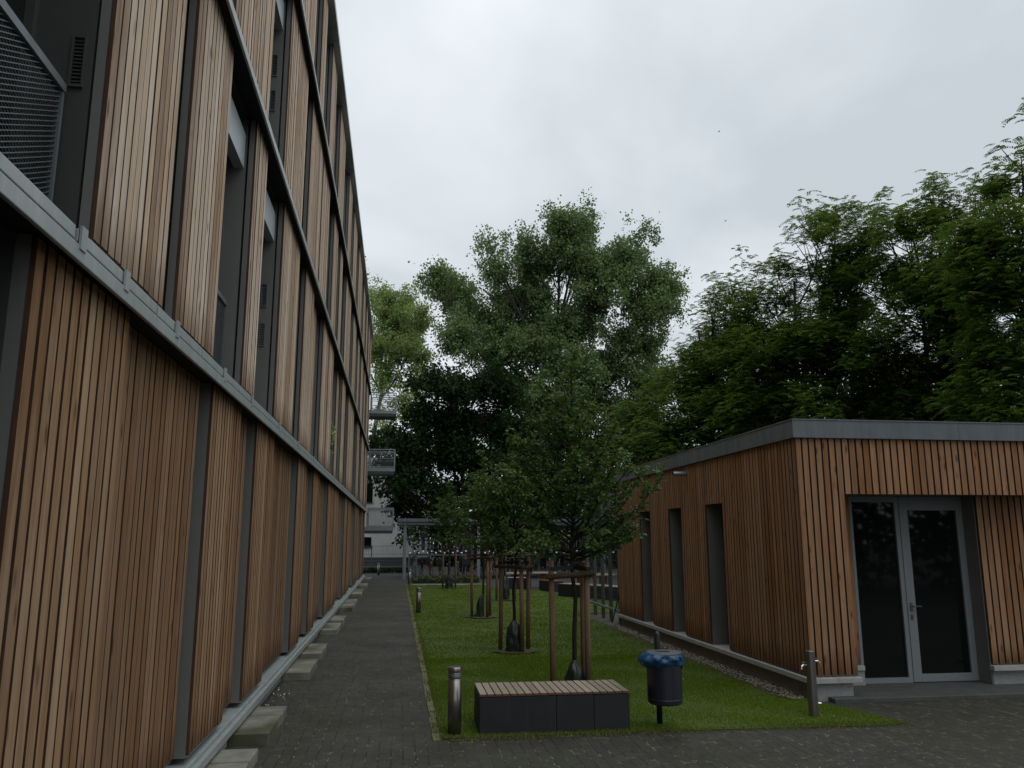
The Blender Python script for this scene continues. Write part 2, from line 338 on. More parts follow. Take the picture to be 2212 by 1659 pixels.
def leaf_geo(C, A, Nn, L, Wd, fine=False, fold=.12):
    """leaves: centres C, axis A, normal hint Nn, length L, width Wd -> verts, faces"""
    A = unit(A); S = unit(np.cross(A, Nn)); N2 = np.cross(S, A); L = L[:, None]; Wd = Wd[:, None]; n = len(C)
    b = C-A*L*.5; tp = C+A*L*.5-N2*L*.12
    if not fine:
        l = C-A*L*.05+S*Wd*.5+N2*L*fold; r = C-A*L*.05-S*Wd*.5+N2*L*fold
        V = np.stack([b, r, tp, l], 1).reshape(-1, 3)
        return V, np.arange(n*4).reshape(n, 4)
    l1 = C-A*L*.22+S*Wd*.46+N2*L*fold; l2 = C+A*L*.18+S*Wd*.4+N2*L*fold*.8
    r1 = C-A*L*.22-S*Wd*.46+N2*L*fold; r2 = C+A*L*.18-S*Wd*.4+N2*L*fold*.8
    V = np.stack([b, r1, r2, tp, l2, l1], 1).reshape(-1, 3); i = np.arange(n)[:, None]*6
    F = np.concatenate([i+np.array([[0, 1, 2, 3]]), i+np.array([[0, 3, 4, 5]])], 0)
    return V, F

# ------------------------------------------------------------------ ground, paths, lawn
def sheet(name, poly, z, mat, kind='structure', th=None):
    mb = MB(); n = len(poly); mb.add([(x, y, z) for x, y in poly], [tuple(range(n))])
    if th:
        mb.add([(x, y, z) for x, y in poly]+[(x, y, z-th) for x, y in poly], [(i, i+n, (i+1) % n+n, (i+1) % n) for i in range(n)])
    return tag(mb.build(name, mat), kind=kind)
sheet('ground', [(-250, -250), (250, -250), (250, 250), (-250, 250)], 0, M['asphalt'])
sheet('paved_path', [(-1.42, -12), (14, -12), (14, 8.62), (4.52, 8.75), (4.4, 8.0), (.38, 7.9), (.38, 34.5), (-1.42, 34.5)], .005, M['paving'])
LAWN = [(.43, 7.66), (3.0, 7.63), (4.55, 7.58), (4.86, 7.62), (4.72, 8.1), (4.45, 8.75), (4.31, 9.6), (4.29, 16.7), (4.2, 19.4), (7.6, 19.8), (7.2, 22.0), (5.2, 25.6), (4.75, 28.6), (3.5, 29.3), (3.35, 32.2), (.43, 32.2)]
sheet('lawn', LAWN, .014, M['soil'])
mb = MB()
y = 7.6
while y < 32.2:
    l = random.uniform(.22, .30); x0 = .355+random.uniform(-.008, .008)
    mb.box(x0, x0+.07, y, y+l-.008, -.05, .018+random.uniform(-.004, .006)); y += l
tag(mb.build('lawn_edging', M['kerb'], bevel=.006), kind='structure')
sheet('gravel_strip', [(4.24, 9.0), (4.54, 8.72), (4.54, 17.0), (8, 17.0), (8, 19.2), (4.15, 19.2), (4.22, 12)], .018, M['gravelbed'])
sheet('rear_path', [(.43, 32.25), (3.6, 32.25), (3.6, 32.75), (.43, 32.75)], .009, M['concrete'])
def inside(px, py, poly):
    r = np.zeros(len(px), bool); n = len(poly)
    for i in range(n):
        x0, y0 = poly[i]; x1, y1 = poly[(i+1) % n]
        c = ((y0 > py) != (y1 > py)) & (px < (x1-x0)*(py-y0)/(y1-y0+1e-12)+x0); r ^= c
    return r
def blades(n, xr, yr, poly, hmin, hmax, wd, mat, name, lab=None, pw=1.0):
    x = rng.uniform(*xr, n); y = yr[0]+(yr[1]-yr[0])*rng.random(n)**pw
    if poly:
        k = inside(x, y, poly); x, y = x[k], y[k]
    n = len(x); clump = .75+.35*np.sin(x*3.1+np.sin(y*2.3)*2)*np.sin(y*2.7+x)
    h = rng.uniform(hmin, hmax, n)*clump; a = rng.uniform(0, 2*np.pi, n); ln = rng.uniform(.1, .8, n)*h; b = rng.uniform(0, 2*np.pi, n)
    ww = wd*(.7+.6*rng.random(n))
    P = np.stack([x, y, np.full(n, .012)], 1)
    s = np.stack([np.cos(a)*ww/2, np.sin(a)*ww/2, np.zeros(n)], 1); tip = P+np.stack([np.cos(b)*ln, np.sin(b)*ln, h], 1)
    V = np.stack([P-s, P+s, tip], 1).reshape(-1, 3)
    return V, np.arange(3*n).reshape(n, 3)
Va, Fa = blades(150000, (.43, 4.9), (7.6, 12.5), LAWN, .018, .040, .007, None, '')
Vb, Fb = blades(150000, (.43, 7.6), (12, 32.2), LAWN, .022, .045, .013, None, '', pw=1.3)
tag(np_mesh('grass', np.concatenate([Va, Vb]), np.concatenate([Fa, Fb+len(Va)]), M['grass']), kind='stuff')
Va, Fa = blades(9000, (.36, .50), (7.62, 32), None, .012, .04, .008, None, '', pw=1.5)
Vb, Fb = blades(5000, (.5, 4.9), (7.53, 7.72), None, .012, .035, .008, None, '')
tag(np_mesh('dry_grass', np.concatenate([Va, Vb]), np.concatenate([Fa, Fb+len(Va)]), M['drygrass']), kind='stuff')
# pebbles beside the pavilion
n = 2000
x = 4.27+.23*rng.random(n)+.04*np.sin(np.arange(n)); y = rng.uniform(8.8, 16.9, n)
ico = np.array([(0, 0, 1), (.9, 0, 0), (0, .9, 0), (-.9, 0, 0), (0, -.9, 0), (0, 0, -.6)], float)
icf = np.array([(0, 1, 2), (0, 2, 3), (0, 3, 4), (0, 4, 1), (5, 2, 1), (5, 3, 2), (5, 4, 3), (5, 1, 4)])
sc = rng.uniform(.010, .026, (n, 1))*np.array([[1, 1, .7]])*rng.uniform(.7, 1.3, (n, 3))
an = rng.uniform(0, 6.28, n); ca, sa = np.cos(an), np.sin(an)
loc = ico[None]*sc[:, None]; lx = loc[..., 0]*ca[:, None]-loc[..., 1]*sa[:, None]; ly = loc[..., 0]*sa[:, None]+loc[..., 1]*ca[:, None]
V = np.stack([lx+x[:, None], ly+y[:, None], loc[..., 2]+.028], 2).reshape(-1, 3)
tag(np_mesh('pebbles', V, (icf[None]+np.arange(n)[:, None, None]*6).reshape(-1, 3), M['pebble']), kind='stuff')
# fallen petals on paving and lawn
n = 1500
x = rng.uniform(-1.0, 4.8, n); y = 4.6+17*rng.random(n)**2.0
keep = ~((x > .7) & (x < 2.3) & (y > 7.6) & (y < 8.4)); x, y = x[keep], y[keep]; n = len(x)
C = np.stack([x, y, np.where(inside(x, y, LAWN), .040, .012)], 1)
A = np.stack([rng.normal(size=n), rng.normal(size=n), rng.normal(size=n)*.15], 1)
V, F = leaf_geo(C, A, np.tile([[0.1, 0, 1.]], (n, 1)), rng.uniform(.006, .018, n), rng.uniform(.006, .012, n))
tag(np_mesh('fallen_petals', V, F, M['petal']), kind='stuff')
# gravel crumbs by the facade foundation
n = 55
C = np.stack([rng.uniform(-1.38, -1.15, n), rng.choice([9.6, 13.95, 19.3, 10.1], n)+rng.normal(0, .22, n), np.full(n, .016)], 1)
A = rng.normal(size=(n, 3)); V, F = leaf_geo(C, A, np.tile([[0.1, 0, 1.]], (n, 1)), rng.uniform(.015, .04, n), rng.uniform(.012, .03, n))
tag(np_mesh('wood_chips', V, F, M['petal']), kind='stuff')

# ------------------------------------------------------------------ the long timber-clad building on the left
apt = empty('apartment_building', (-1.4, 16, 0), 'long four storey block clad in vertical larch boards with grey metal floor bands', 'building')
Y0, Y1 = -4.0, 36.4
XF = -1.38
FL = [(.30, 2.885), (3.07, 5.575), (5.68, 8.105), (8.24, 10.655)]
BANDS = [(2.842, 2.975), (5.525, 5.625), (8.055, 8.16)]
mb = MB(); mb.box(-13, -1.80, Y0, Y1, 0, 10.655); mb.build('wall', M['grey2'], apt)
mb = MB(); mb.box(-13.1, -1.27, Y0-.05, Y1+.05, 10.66, 10.78); mb.build('roof', M['alu'], apt, bevel=.006)
for i, (z0, z1) in enumerate(BANDS):
    mb = MB()
    zs = z1-(.055 if i == 0 else .03)
    mb.box(-1.305, -1.285, Y0, Y1, z0, zs-.012)
    mb.box(-1.44, -1.315, Y0, Y1, zs-.012, zs)
    y = Y0+.3
    while y < Y1:
        ye = min(Y1, y+random.choice([1.02, 1.3, 1.12]))
        mb.box(-1.44, -1.293, y, ye-.03, zs, z1); y = ye
    mb.box(-1.79, -1.441, Y0, Y1, zs, z1)
    y = Y0+.3
    bo = mb.build('floor_band', M['alu'], apt, bevel=.004)
    mb = MB(); mb.box(-1.79, -1.306, Y0, Y1, z0+.052, z0+.060); mb.build('band_soffit_shade', M['black'], apt)  # black sheet closing the cavity: shadow under the band put into colour
    if i == 0:
        for yb in (3.28, 3.82, 4.72, 6.05, 7.2, 8.9, 10.6, 12.6, 14.1, 16.6, 19.3):
            mb = MB(); mb.box(-1.289, -1.279, yb, yb+.06, zs-.03, z1+.012); mb.build('flashing_clip', M['alu'], bo)
mb = MB(); mb.box(-1.80, -1.405, Y0, Y1, 0, .125); mb.build('foundation', M['concrete'], apt)
mb = MB(); mb.box(-1.80, -1.335, Y0, Y1, .135, .20); mb.box(-1.80, -1.37, Y0, Y1, .205, .235)
mb.build('base_rail', M['alu'], apt, bevel=.004)
FRONT = [[(-2.9, -1.8), (.2, 1.3), (3.13, 4.25), (6.16, 7.28), (8.09, 9.28), (11.48, 12.54), (13.6, 14.65), (16.47, 18.0), (18.1, 19.4), (21.7, 22.87), (23.2, 24.75), (27.0, 28.2), (28.35, 29.55), (31.86, 33.0), (34.1, 35.2)],
         [(-3, -1.6), (-1, .1), (.9, 2.0), (3.65, 4.77), (5.02, 6.1), (7.2, 7.83), (9.07, 10.63), (11.35, 12.52), (14.17, 15.33), (15.41, 16.59), (19.26, 20.44), (21.74, 24.5), (26.59, 28.16), (30.0, 32.1), (33.2, 34.6), (35.3, 36.4)],
         [(-3, -1), (0, 1.2), (3.0, 4.5), (4.7, 5.6), (6.04, 7.75), (8.86, 10.62), (11.21, 12.9), (12.98, 14.35), (15.43, 16.53), (17.2, 17.95), (19.32, 21.4), (22.6, 24.2), (25.4, 26.6), (27.8, 29.4), (30.4, 31.6), (33.0, 34.8), (35.4, 36.4)],
         [(-3, -1), (0, 1.2), (3, 4.5), (6, 7.5), (8.0, 9.3), (9.6, 11.11), (11.95, 12.66), (13.75, 14.77), (15.92, 17.5), (19.14, 20.37), (21.4, 23.07), (24.27, 26.68), (27.9, 29.4), (30.6, 31.8), (33, 34.6), (35.2, 36.4)]]
RECESS = [[(1.3, 2.1), (4.25, 6.08), (7.28, 8.02), (9.28, 11.36), (12.54, 13.53), (14.65, 16.40), (19.4, 21.6), (22.87, 23.13), (24.75, 26.85), (29.55, 31.7), (33.0, 34.0), (35.2, 36.4)],
          [(12.52, 13.7), (18.5, 19.18)], [], []]
BOXES = {(1, 0), (1, 1), (2, 0)}
def gboard(mb, q, z0, z1):
    """one board: q = 4 plan corners, front edge first two; its edges take the unbleached groove brown"""
    b = len(mb.v); mb.v += [(x, y, z0) for x, y in q]+[(x, y, z1) for x, y in q]
    F_ = [(0, 3, 2, 1), (4, 5, 6, 7), (0, 1, 5, 4), (1, 2, 6, 5), (2, 3, 7, 6), (3, 0, 4, 7)]
    mb.f += [tuple(b+i for i in f) for f in F_]; mb.mi += [0, 0, 0, 2, 2, 2]
def boards(mb, y0, y1, z0, z1, x, th, pitch=.093, gap=.016):
    n = max(1, round((y1-y0)/pitch)); p = (y1-y0)/n
    for i in range(n):
        d = random.uniform(-.0025, .0025)
        gboard(mb, [(x-th+d, y0+i*p+gap/2), (x-th+d, y0+(i+1)*p-gap/2), (x+d, y0+(i+1)*p-gap/2), (x+d, y0+i*p+gap/2)][::-1], z0+random.uniform(0, .006), z1)
for fi, (z0, z1) in enumerate(FL):
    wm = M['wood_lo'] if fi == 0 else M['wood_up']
    for (a, b) in FRONT[fi]:
        mb = MB()
        if fi == 0: mb.box(-1.80, -1.398, a, b, z0-.02, z1+.002)
        else:
            mb.box(-1.80, -1.462, a, b, z0-.02, z1+.002)       # pier with grey reveals
            mb.box(-1.442, -1.398, a, b, z0-.005, z1)         # edge frame of the board screen
            mb.box(-1.463, -1.441, a+.10, b-.10, z0+.05, z1-.05)
        mb.box(-1.400, -1.384, a+.001, b-.001, z0-.018, z0-.006)
        bay = mb.build('facade_bay', M['grey'], apt)
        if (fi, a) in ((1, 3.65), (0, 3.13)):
            mb = MB(); mb.box(-1.80, -1.452, a-.006, a-.001, z0-.02, z1+.02); mb.build('reveal_shade_sheet', M['grey2'], bay)  # thin dark grey sheet: shade deep in the reveal put into colour
        mb = MB(); boards(mb, a+.006, b-.006, z0, z1-.004, XF, .017, .093, .021 if fi == 0 else .016)
        mb.k = 1; mb.add([(-1.3968, a, z0), (-1.3968, b, z0), (-1.3968, b, z1), (-1.3968, a, z1)], [(0, 1, 2, 3)])
        mb.build('board_screen', [wm, M['groove'], M['edge']], bay)
    for (a, b) in RECESS[fi]:
        mb = MB(); mb.box(-1.80, -1.474, a+.001, b, z0-.02, z1+.001)
        bay = mb.build('recessed_bay', M['grey'], apt)
        mb = MB(); boards(mb, a+.008, b-.004, z0, z1-.002, -1.455, .0175, .090)
        mb.k = 1; mb.add([(-1.4728, a, z0), (-1.4728, b, z0), (-1.4728, b, z1), (-1.4728, a, z1)], [(0, 1, 2, 3)])
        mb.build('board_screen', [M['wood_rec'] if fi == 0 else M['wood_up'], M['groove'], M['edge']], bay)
    occ = sorted(FRONT[fi]+RECESS[fi]); gi = 0
    for (a0, a1), (b0, b1) in zip(occ[:-1], occ[1:]):
        g0, g1 = a1, b0
        if g1-g0 < .15: continue
        mb = MB()
        mb.box(-1.79, -1.71, g0, g0+.05, z0, z1); mb.box(-1.79, -1.71, g1-.05, g1, z0, z1)
        mb.box(-1.79, -1.71, g0+.05, g1-.05, z0, z0+.07); mb.box(-1.79, -1.71, g0+.05, g1-.05, z1-.07, z1)
        mb.box(-1.79, -1.47, g0, g1, z1-.004, z1+.003); mb.box(-1.79, -1.45, g0, g1, z0-.05, z0-.004)
        wf = mb.build('window', M['grey2'], apt)
        mb = MB(); mb.box(-1.765, -1.75, g0+.05, g1-.05, z0+.07, z1-.07); mb.build('pane', M['glass'], wf)
        if (fi, a1) in ((1, 6.1), (1, 7.83), (2, 7.75)):
            mb = MB(); mb.box(-1.56, -1.472, g0+.002, g1-.03, z1-.50, z1-.17); mb.build('shutter_box', M['box'], wf)
# vent grilles in the reveals
for (yv, zs, x0, x1) in ((9.066, ((4.31, 4.582), (3.856, 4.125)), -1.584, -1.517), (8.856, ((7.022, 7.30), (6.585, 6.847)), -1.577, -1.512), (3.640, ((3.787, 4.05),), -1.545, -1.482)):
    for (z0, z1) in zs:
        mb = MB(); e = .009
        mb.box(x0, x0+e, yv-.012, yv, z0, z1); mb.box(x1-e, x1, yv-.012, yv, z0, z1); mb.box(x0+e, x1-e, yv-.012, yv, z0, z0+e*1.6); mb.box(x0+e, x1-e, yv-.012, yv, z1-e*1.6, z1)
        n = 12
        for k in range(n):
            zz_ = z0+.02+(z1-z0-.04)*(k+.5)/n
            mb.add([(x0+e, yv-.008, zz_-.004), (x1-e, yv-.008, zz_-.004), (x1-e, yv-.001, zz_+.006), (x0+e, yv-.001, zz_+.006)], [(0, 1, 2, 3)])
        mb.k = 1; mb.add([(x0+e, yv-.0006, z0+e), (x1-e, yv-.0006, z0+e), (x1-e, yv-.0006, z1-e), (x0+e, yv-.0006, z1-e)], [(0, 1, 2, 3)])
        mb.build('vent_grille', [M['grey2'] if yv < 5 else M['fascia'], M['black']], apt)  # nearest grille in darker grey, carrying the painted shade of its recess
# expanded metal guards in front of the first-floor windows
for (ya, yb, zt) in ((2.02, 3.60, 3.77), (6.14, 7.16, 3.80)):
    xg = -1.555; zb = 3.02
    mb = MB(); mb.box(xg-.02, xg+.02, ya, yb, zt-.035, zt+.005); mb.box(xg-.015, xg+.015, yb-.02, yb, zb, zt-.036); mb.box(xg-.015, xg+.015, ya, ya+.02, zb, zt-.036); mb.box(xg-.015, xg+.015, ya+.021, yb-.021, zb, zb+.02)
    gd = mb.build('window_guard', M['fascia'], apt)
    mb = MB(); sl_ = .52; s = .024
    k0 = int((zb-sl_*(yb-ya))/s)-1; k1 = int(zt/s)+1
    for k in range(k0, k1):
        for sg in (1, -1):
            c = k*s
            pa = []
            yl = ya+.02; yr = yb-.02
            zA = c if sg > 0 else c+sl_*(yr-yl); zB = c+sl_*(yr-yl) if sg > 0 else c
            # clip to zb..zt
            def cl(ya_, za_, yb_, zb_):
                t0, t1 = 0., 1.; dz = zb_-za_
                lo, hi = zb+.02, zt-.036
                ta, tb = (lo-za_)/dz, (hi-za_)/dz
                if ta > tb: ta, tb = tb, ta
                t0, t1 = max(0, ta), min(1, tb)
                if t1-t0 < .02: return None
                return (ya_+(yb_-ya_)*t0, za_+dz*t0), (ya_+(yb_-ya_)*t1, za_+dz*t1)
            q = cl(yl, zA, yr, zB)
            if q: mb.bar((xg+.004*sg, q[0][0], q[0][1]), (xg+.004*sg, q[1][0], q[1][1]), .0045 if sg > 0 else .0018, .004, (1, 0, 0))
    mb.build('metal_mesh', M['fence'], gd)
# balconies on the far gable end
for (zt, zs) in ((3.105, 2.11), (5.69, 4.70), (8.25, 7.29)):
    xa, xb, ya, yb = -1.36, -.19, 36.47, 37.7
    mb = MB(); mb.box(xa-1.4, xb, ya, yb, zs, zs+.155); bal = mb.build('balcony', M['galv'], apt)
    mb = MB(); mb.box(xa-1.4, xb-.04, ya+.02, yb-.05, zs-.12, zs-.002); mb.build('balcony_underside', M['grey2'], bal)
    mb = MB(); zb = zs+.155
    for (p, q) in (((xa, ya), (xb-.02, ya)), ((xb-.02, ya), (xb-.02, yb)), ((xa, yb), (xb-.02, yb))):
        mb.bar((*p, zt-.02), (*q, zt-.02), .045, .04); mb.bar((*p, zt-.10), (*q, zt-.10), .02, .02); mb.bar((*p, zb+.04), (*q, zb+.04), .03, .04)
        if zs > 4: mb.bar((*p, (zt+zb)/2), (*q, (zt+zb)/2), .03, .02)
    for p in ((xa+.03, ya), (xb-.02, ya), (xb-.02, yb), (xa+.03, yb)): mb.bar((*p, zb), (*p, zt), .05, .05)
    mb.bar((xb-.12, ya), (xb-.12, ya), .01, .01) if False else None
    mb.build('balcony_rail', M['galv'], bal)
    mb = MB(); k = xa
    while k < xb-.04: mb.box(k, k+.007, ya-.002, ya+.002, zb+.06, zt-.11); k += .034
    k = zb+.07
    while k < zt-.11: mb.box(xa, xb-.04, ya-.005, ya-.003, k, k+.005); k += .04
    mb.build('metal_mesh', M['fence'], bal)

# stepping blocks at the foot of the facade
blk = [(5.3, 6.74), (6.765, 7.16), (7.67, 8.43), (8.45, 8.86), (10.98, 12.18), (12.72, 13.9), (15.9, 17.19), (17.77, 18.87), (20.9, 22.22), (22.56, 23.8), (25.9, 27.2), (27.6, 28.75), (30.5, 32.2), (35.2, 37.1)]
names = ['nearest concrete block at the foot of the larch facade, cut by the picture edge', 'small mossy concrete block just behind the nearest one at the facade', 'large mossy concrete block with a dark front face beside the larch facade', 'narrow mossy concrete block touching the large dark fronted one by the facade',
         'bare pale concrete block, third group along the larch facade', 'pale concrete block right behind the third group block by the facade', 'pale concrete block level with the second tree bag, against the facade', 'pale concrete block just beyond the one level with the second tree bag',
         'small looking concrete block level with the lawn bollard, against the facade', 'concrete block just beyond the one level with the lawn bollard', 'distant concrete block two pairs before the facade corner', 'distant concrete block touching the second last pair by the facade', 'last but one concrete block before the facade corner', 'farthest concrete block at the corner of the larch facade']
for (a, b), nm in zip(blk, names):
    mb = MB(); x1 = -1.063+random.uniform(-.008, .008); mb.box(-1.40, x1, a, b, 0, .10)
    tag(mb.build('concrete_block', M['block'], origin=(-1.23, (a+b)/2, 0), bevel=.006), nm, 'concrete block', 'concrete blocks along the facade')

# window plant
pl = empty('window_plant', (-1.40, 17.25, 3.66), 'small leafy plant with white flowers in a first floor window of the larch facade', 'plant')
n = 130; C = np.array([-1.44, 17.2, 3.86])+rng.normal(size=(n, 3))*np.array([.05, .16, .13]); V, F = leaf_geo(C, rng.normal(size=(n, 3)), rng.normal(size=(n, 3)), np.full(n, .08), np.full(n, .045)); np_mesh('foliage', V, F, M['poplar2'], pl, (-1.40, 17.25, 3.66))
n = 22; C = np.array([-1.40, 17.4, 3.88])+rng.normal(size=(n, 3))*np.array([.02, .08, .07]); V, F = leaf_geo(C, rng.normal(size=(n, 3)), rng.normal(size=(n, 3)), np.full(n, .05), np.full(n, .05)); np_mesh('flower', V, F, M['flower'], pl, (-1.40, 17.25, 3.66))
mb = MB(); mb.box(-1.50, -1.40, 16.95, 17.5, 3.62, 3.74); mb.bar((-1.46, 17.2, 3.62), (-1.70, 17.2, 3.60), .03, .03); mb.build('planter', M['grey2'], pl)

# ------------------------------------------------------------------ the low pavilion on the right
pav = empty('timber_pavilion', (4.5, 8.75, 0), 'low flat roofed pavilion clad in orange brown boards with grey fascia and glass door', 'building')
XL, YF = 4.50, 8.75
WIN = [(10.97, 11.61), (12.67, 13.28), (14.31, 14.95)]
mb = MB()
mb.box(4.80, 13, 9.72, 16.5, .05, 2.88)
ed = [8.775]+[q for p in WIN for q in p]+[16.52]
for a, b in zip(ed[0::2], ed[1::2]): mb.box(XL+.024, 4.80, a if a > 9 else 9.42, b, .255, 2.25)
mb.box(XL+.024, 4.80, 9.42, 16.52, 2.25, 2.88)
mb.box(XL+.024, 5.078, YF+.024, 9.42, .255, 2.88)                # front left pier
mb.box(5.078, 12, YF+.024, 9.72, 2.262, 2.88)                    # header over the porch
mb.box(7.04, 12, 9.194, 9.72, .05, 2.262)                        # wall right of the door
mb.box(5.078, 5.50, 9.43, 9.72, .05, 2.262)
mb.build('wall', M['grey'], pav)
mb = MB()
for q in (6.55, 8.7, 10.9): mb.box(q, q+.035, YF-.0475, YF-.0452, 2.889, 3.089)
for q in (10.6, 12.75, 14.9): mb.box(XL-.0375, XL-.0352, q, q+.035, 2.889, 3.089)
mb.box(XL-.035, 13.2, YF-.045, 16.62, 2.888, 3.09); mb.box(XL-.043, 13.2, YF-.053, 16.63, 3.09, 3.104); mb.build('roof', M['fascia'], pav, bevel=.004)
def vboards(mb, p0, dirv, nrm, length, zfun, pitch, gap=.021, th=.020):
    n = round(length/pitch); p = length/n
    for i in range(n):
        c = (i+.5)*p; z0, z1 = zfun(c); wdt = p-gap
        a = Vector(p0)+Vector(dirv)*(c-wdt/2); b = Vector(p0)+Vector(dirv)*(c+wdt/2); o = Vector(nrm)*th
        j = Vector(nrm)*random.uniform(-.002, .002)
        vs = [a+j, b+j, b+o+j, a+o+j]
        gboard(mb, [(q.x, q.y) for q in (vs[2], vs[3], vs[0], vs[1])], z0, z1)
mb = MB()
segs = [(8.75, 10.97, .275), (10.97, 11.61, 2.24), (11.61, 12.67, .275), (12.67, 13.28, 2.24), (13.28, 14.31, .275), (14.31, 14.95, 2.24), (14.95, 16.53, .275)]
for a, b, zb in segs: vboards(mb, (XL+.021, a, 0), (0, 1, 0), (-1, 0, 0), b-a, lambda c, zb=zb: (zb, 2.886), .088)
mb.k = 1
for a, b, zb in segs: mb.add([(XL+.0225, a, zb), (XL+.0225, b, zb), (XL+.0225, b, 2.886), (XL+.0225, a, 2.886)], [(0, 1, 2, 3)])
mb.build('side_boards', [M['wood_rt'], M['groove'], M['edge']], pav)
mb = MB()
vboards(mb, (XL+.004, YF+.021, 0), (1, 0, 0), (0, -1, 0), 5.075-XL-.004, lambda c: (.275, 2.886), .082)
vboards(mb, (5.075, YF+.021, 0), (1, 0, 0), (0, -1, 0), 6.5, lambda c: (2.25, 2.886), .087)
mb.k = 1; mb.add([(XL, YF+.0225, .275), (5.075, YF+.0225, .275), (5.075, YF+.0225, 2.886), (XL, YF+.0225, 2.886)], [(0, 1, 2, 3)])
mb.add([(5.0755, YF+.0225, 2.25), (11.6, YF+.0225, 2.25), (11.6, YF+.0225, 2.886), (5.0755, YF+.0225, 2.886)], [(0, 1, 2, 3)])
mb.build('front_boards', [M['wood_rt'], M['groove'], M['edge']], pav)
mb = MB()
vboards(mb, (5.08, 9.428, 0), (1, 0, 0), (0, -1, 0), .42, lambda c: (.285, 2.26), .084)
vboards(mb, (7.02, 9.192, 0), (1, 0, 0), (0, -1, 0), 4.5, lambda c: (.285, 2.26), .088)
mb.k = 1; mb.add([(7.02, 9.1935, .285), (11.5, 9.1935, .285), (11.5, 9.1935, 2.26), (7.02, 9.1935, 2.26)], [(0, 1, 2, 3)])
mb.build('porch_boards', [M['wood_rt'], M['groove'], M['edge']], pav)
mb = MB(); mb.box(7.012, 7.039, 9.2, 9.60, .055, 2.26); mb.build('door_reveal', M['grey'], pav)
mb = MB(); mb.box(XL+.03, 4.8, 8.78, 16.53, 0, .192); mb.build('plinth', M['plinth'], pav)
mb = MB(); mb.box(XL+.05, 5.0, YF+.012, 9.40, 0, .193); mb.box(7.03, 11.8, 9.19, 9.70, 0, .208); mb.box(5.0, 5.5, 9.36, 9.7, 0, .215); mb.build('front_plinth', M['plinth_front'], pav)
mb = MB()
for a, b in zip([8.70]+[9.85+.9*i for i in range(7)]+[16.1], [9.85+.9*i for i in range(8)]+[16.56]): mb.box(XL-.04, XL+.30, a, b-.004, .196, .252)
mb.box(XL+.301, 5.085, YF-.05, YF+.03, .196, .252); mb.box(5.03, 5.50, 9.34, 9.42, .218, .272); mb.box(7.0, 11.8, 9.12, 9.20, .211, .268)
mb.build('sill', M['cap'], pav, bevel=.004)
mb = MB(); mb.box(4.70, 11.8, 8.62, 9.64, .002, .052); mb.build('doorstep', M['doorstep'], pav, bevel=.006)
for a, b in WIN:
    mb = MB(); mb.box(4.755, 4.79, a+.002, a+.045, .256, 2.247); mb.box(4.755, 4.79, b-.045, b-.002, .256, 2.247); mb.box(4.755, 4.79, a+.045, b-.045, .256, .30); mb.box(4.755, 4.79, a+.045, b-.045, 2.2, 2.247)
    wf = mb.build('window', M['grey2'], pav)
    mb = MB(); mb.box(4.768, 4.776, a+.045, b-.045, .30, 2.2); mb.build('pane', M['glass'], wf)
# fixed glazing + door
yd = 9.42
mb = MB(); mb.box(5.50, 5.535, yd, yd+.07, .055, 2.26); mb.box(6.10, 6.155, yd, yd+.07, .055, 2.26); mb.box(5.535, 6.10, yd, yd+.07, .055, .115); mb.box(5.535, 6.10, yd, yd+.07, 2.19, 2.26)
wf = mb.build('fixed_window', M['frame'], pav)
mb = MB(); mb.box(5.535, 6.10, yd+.03, yd+.04, .115, 2.19); mb.build('pane', M['glass'], wf)
mb = MB(); a, b = 6.158, 7.010
mb.box(a, a+.11, yd-.008, yd+.06, .060, 2.26); mb.box(b-.085, b, yd-.008, yd+.06, .060, 2.26); mb.box(a+.11, b-.085, yd-.008, yd+.06, .060, .15); mb.box(a+.11, b-.085, yd-.008, yd+.06, 2.09, 2.26)
dr = mb.build('door', M['frame'], pav, bevel=.003)
mb = MB(); mb.box(a+.11, b-.085, yd+.02, yd+.03, .15, 2.09); mb.build('pane', M['glass'], dr)
mb = MB(); hz = .93; mb.box(a+.030, a+.062, yd-.016, yd-.008, hz-.05, hz+.05); mb.tube([(a+.046, yd-.016, hz+.01), (a+.046, yd-.06, hz+.01), (a+.15, yd-.062, hz+.008)], .009, 8)
mb.box(a+.032, a+.06, yd-.016, yd-.008, hz-.15, hz-.09); mb.tube([(a+.046, yd-.014, hz-.12), (a+.046, yd-.03, hz-.12)], .011, 8); mb.build('door_handle', M['steel'], dr)
mb = MB(); mb.box(5.5, 7.04, yd+.30, yd+.31, .05, 2.26); mb.build('dark_interior', M['black'], pav)
mb = MB(); mb.tube([(4.56, 12.36, 2.76), (4.29, 12.36, 2.75)], .037, 18, False); mb.tube([(4.29, 12.36, 2.75), (4.56, 12.36, 2.76)], .032, 18, False)
mb.build('water_spout', M['galv'], pav, smooth=True)

# ------------------------------------------------------------------ fence behind the pavilion
fc = empty('steel_fence', (4.55, 17.6, 0), 'grey steel fence of flat posts and wire mesh at the pavilion rear corner', 'fence')
for yy in (16.78, 17.52, 18.2, 18.94, 19.7):
    mb = MB(); mb.box(4.55, 4.61, yy-.05, yy+.05, 0, 2.75); mb.build('post', M['fence'], fc, bevel=.004)
mb = MB(); mb.box(4.51, 4.548, 16.6, 19.8, .27, .315); mb.build('rail', M['galv'], fc)
mb = MB(); mb.box(4.51, 4.548, 16.6, 19.8, 2.66, 2.70); mb.build('rail', M['galv'], fc)
mb = MB(); yy = 16.62
while yy < 19.8: mb.box(4.530, 4.534, yy-.002, yy+.002, .316, 2.66); yy += .10
zz_ = .5
while zz_ < 2.6: mb.box(4.5345, 4.538, 16.6, 19.8, zz_-.003, zz_+.003); zz_ += .2
mb.build('wire_mesh', M['fence'], fc)
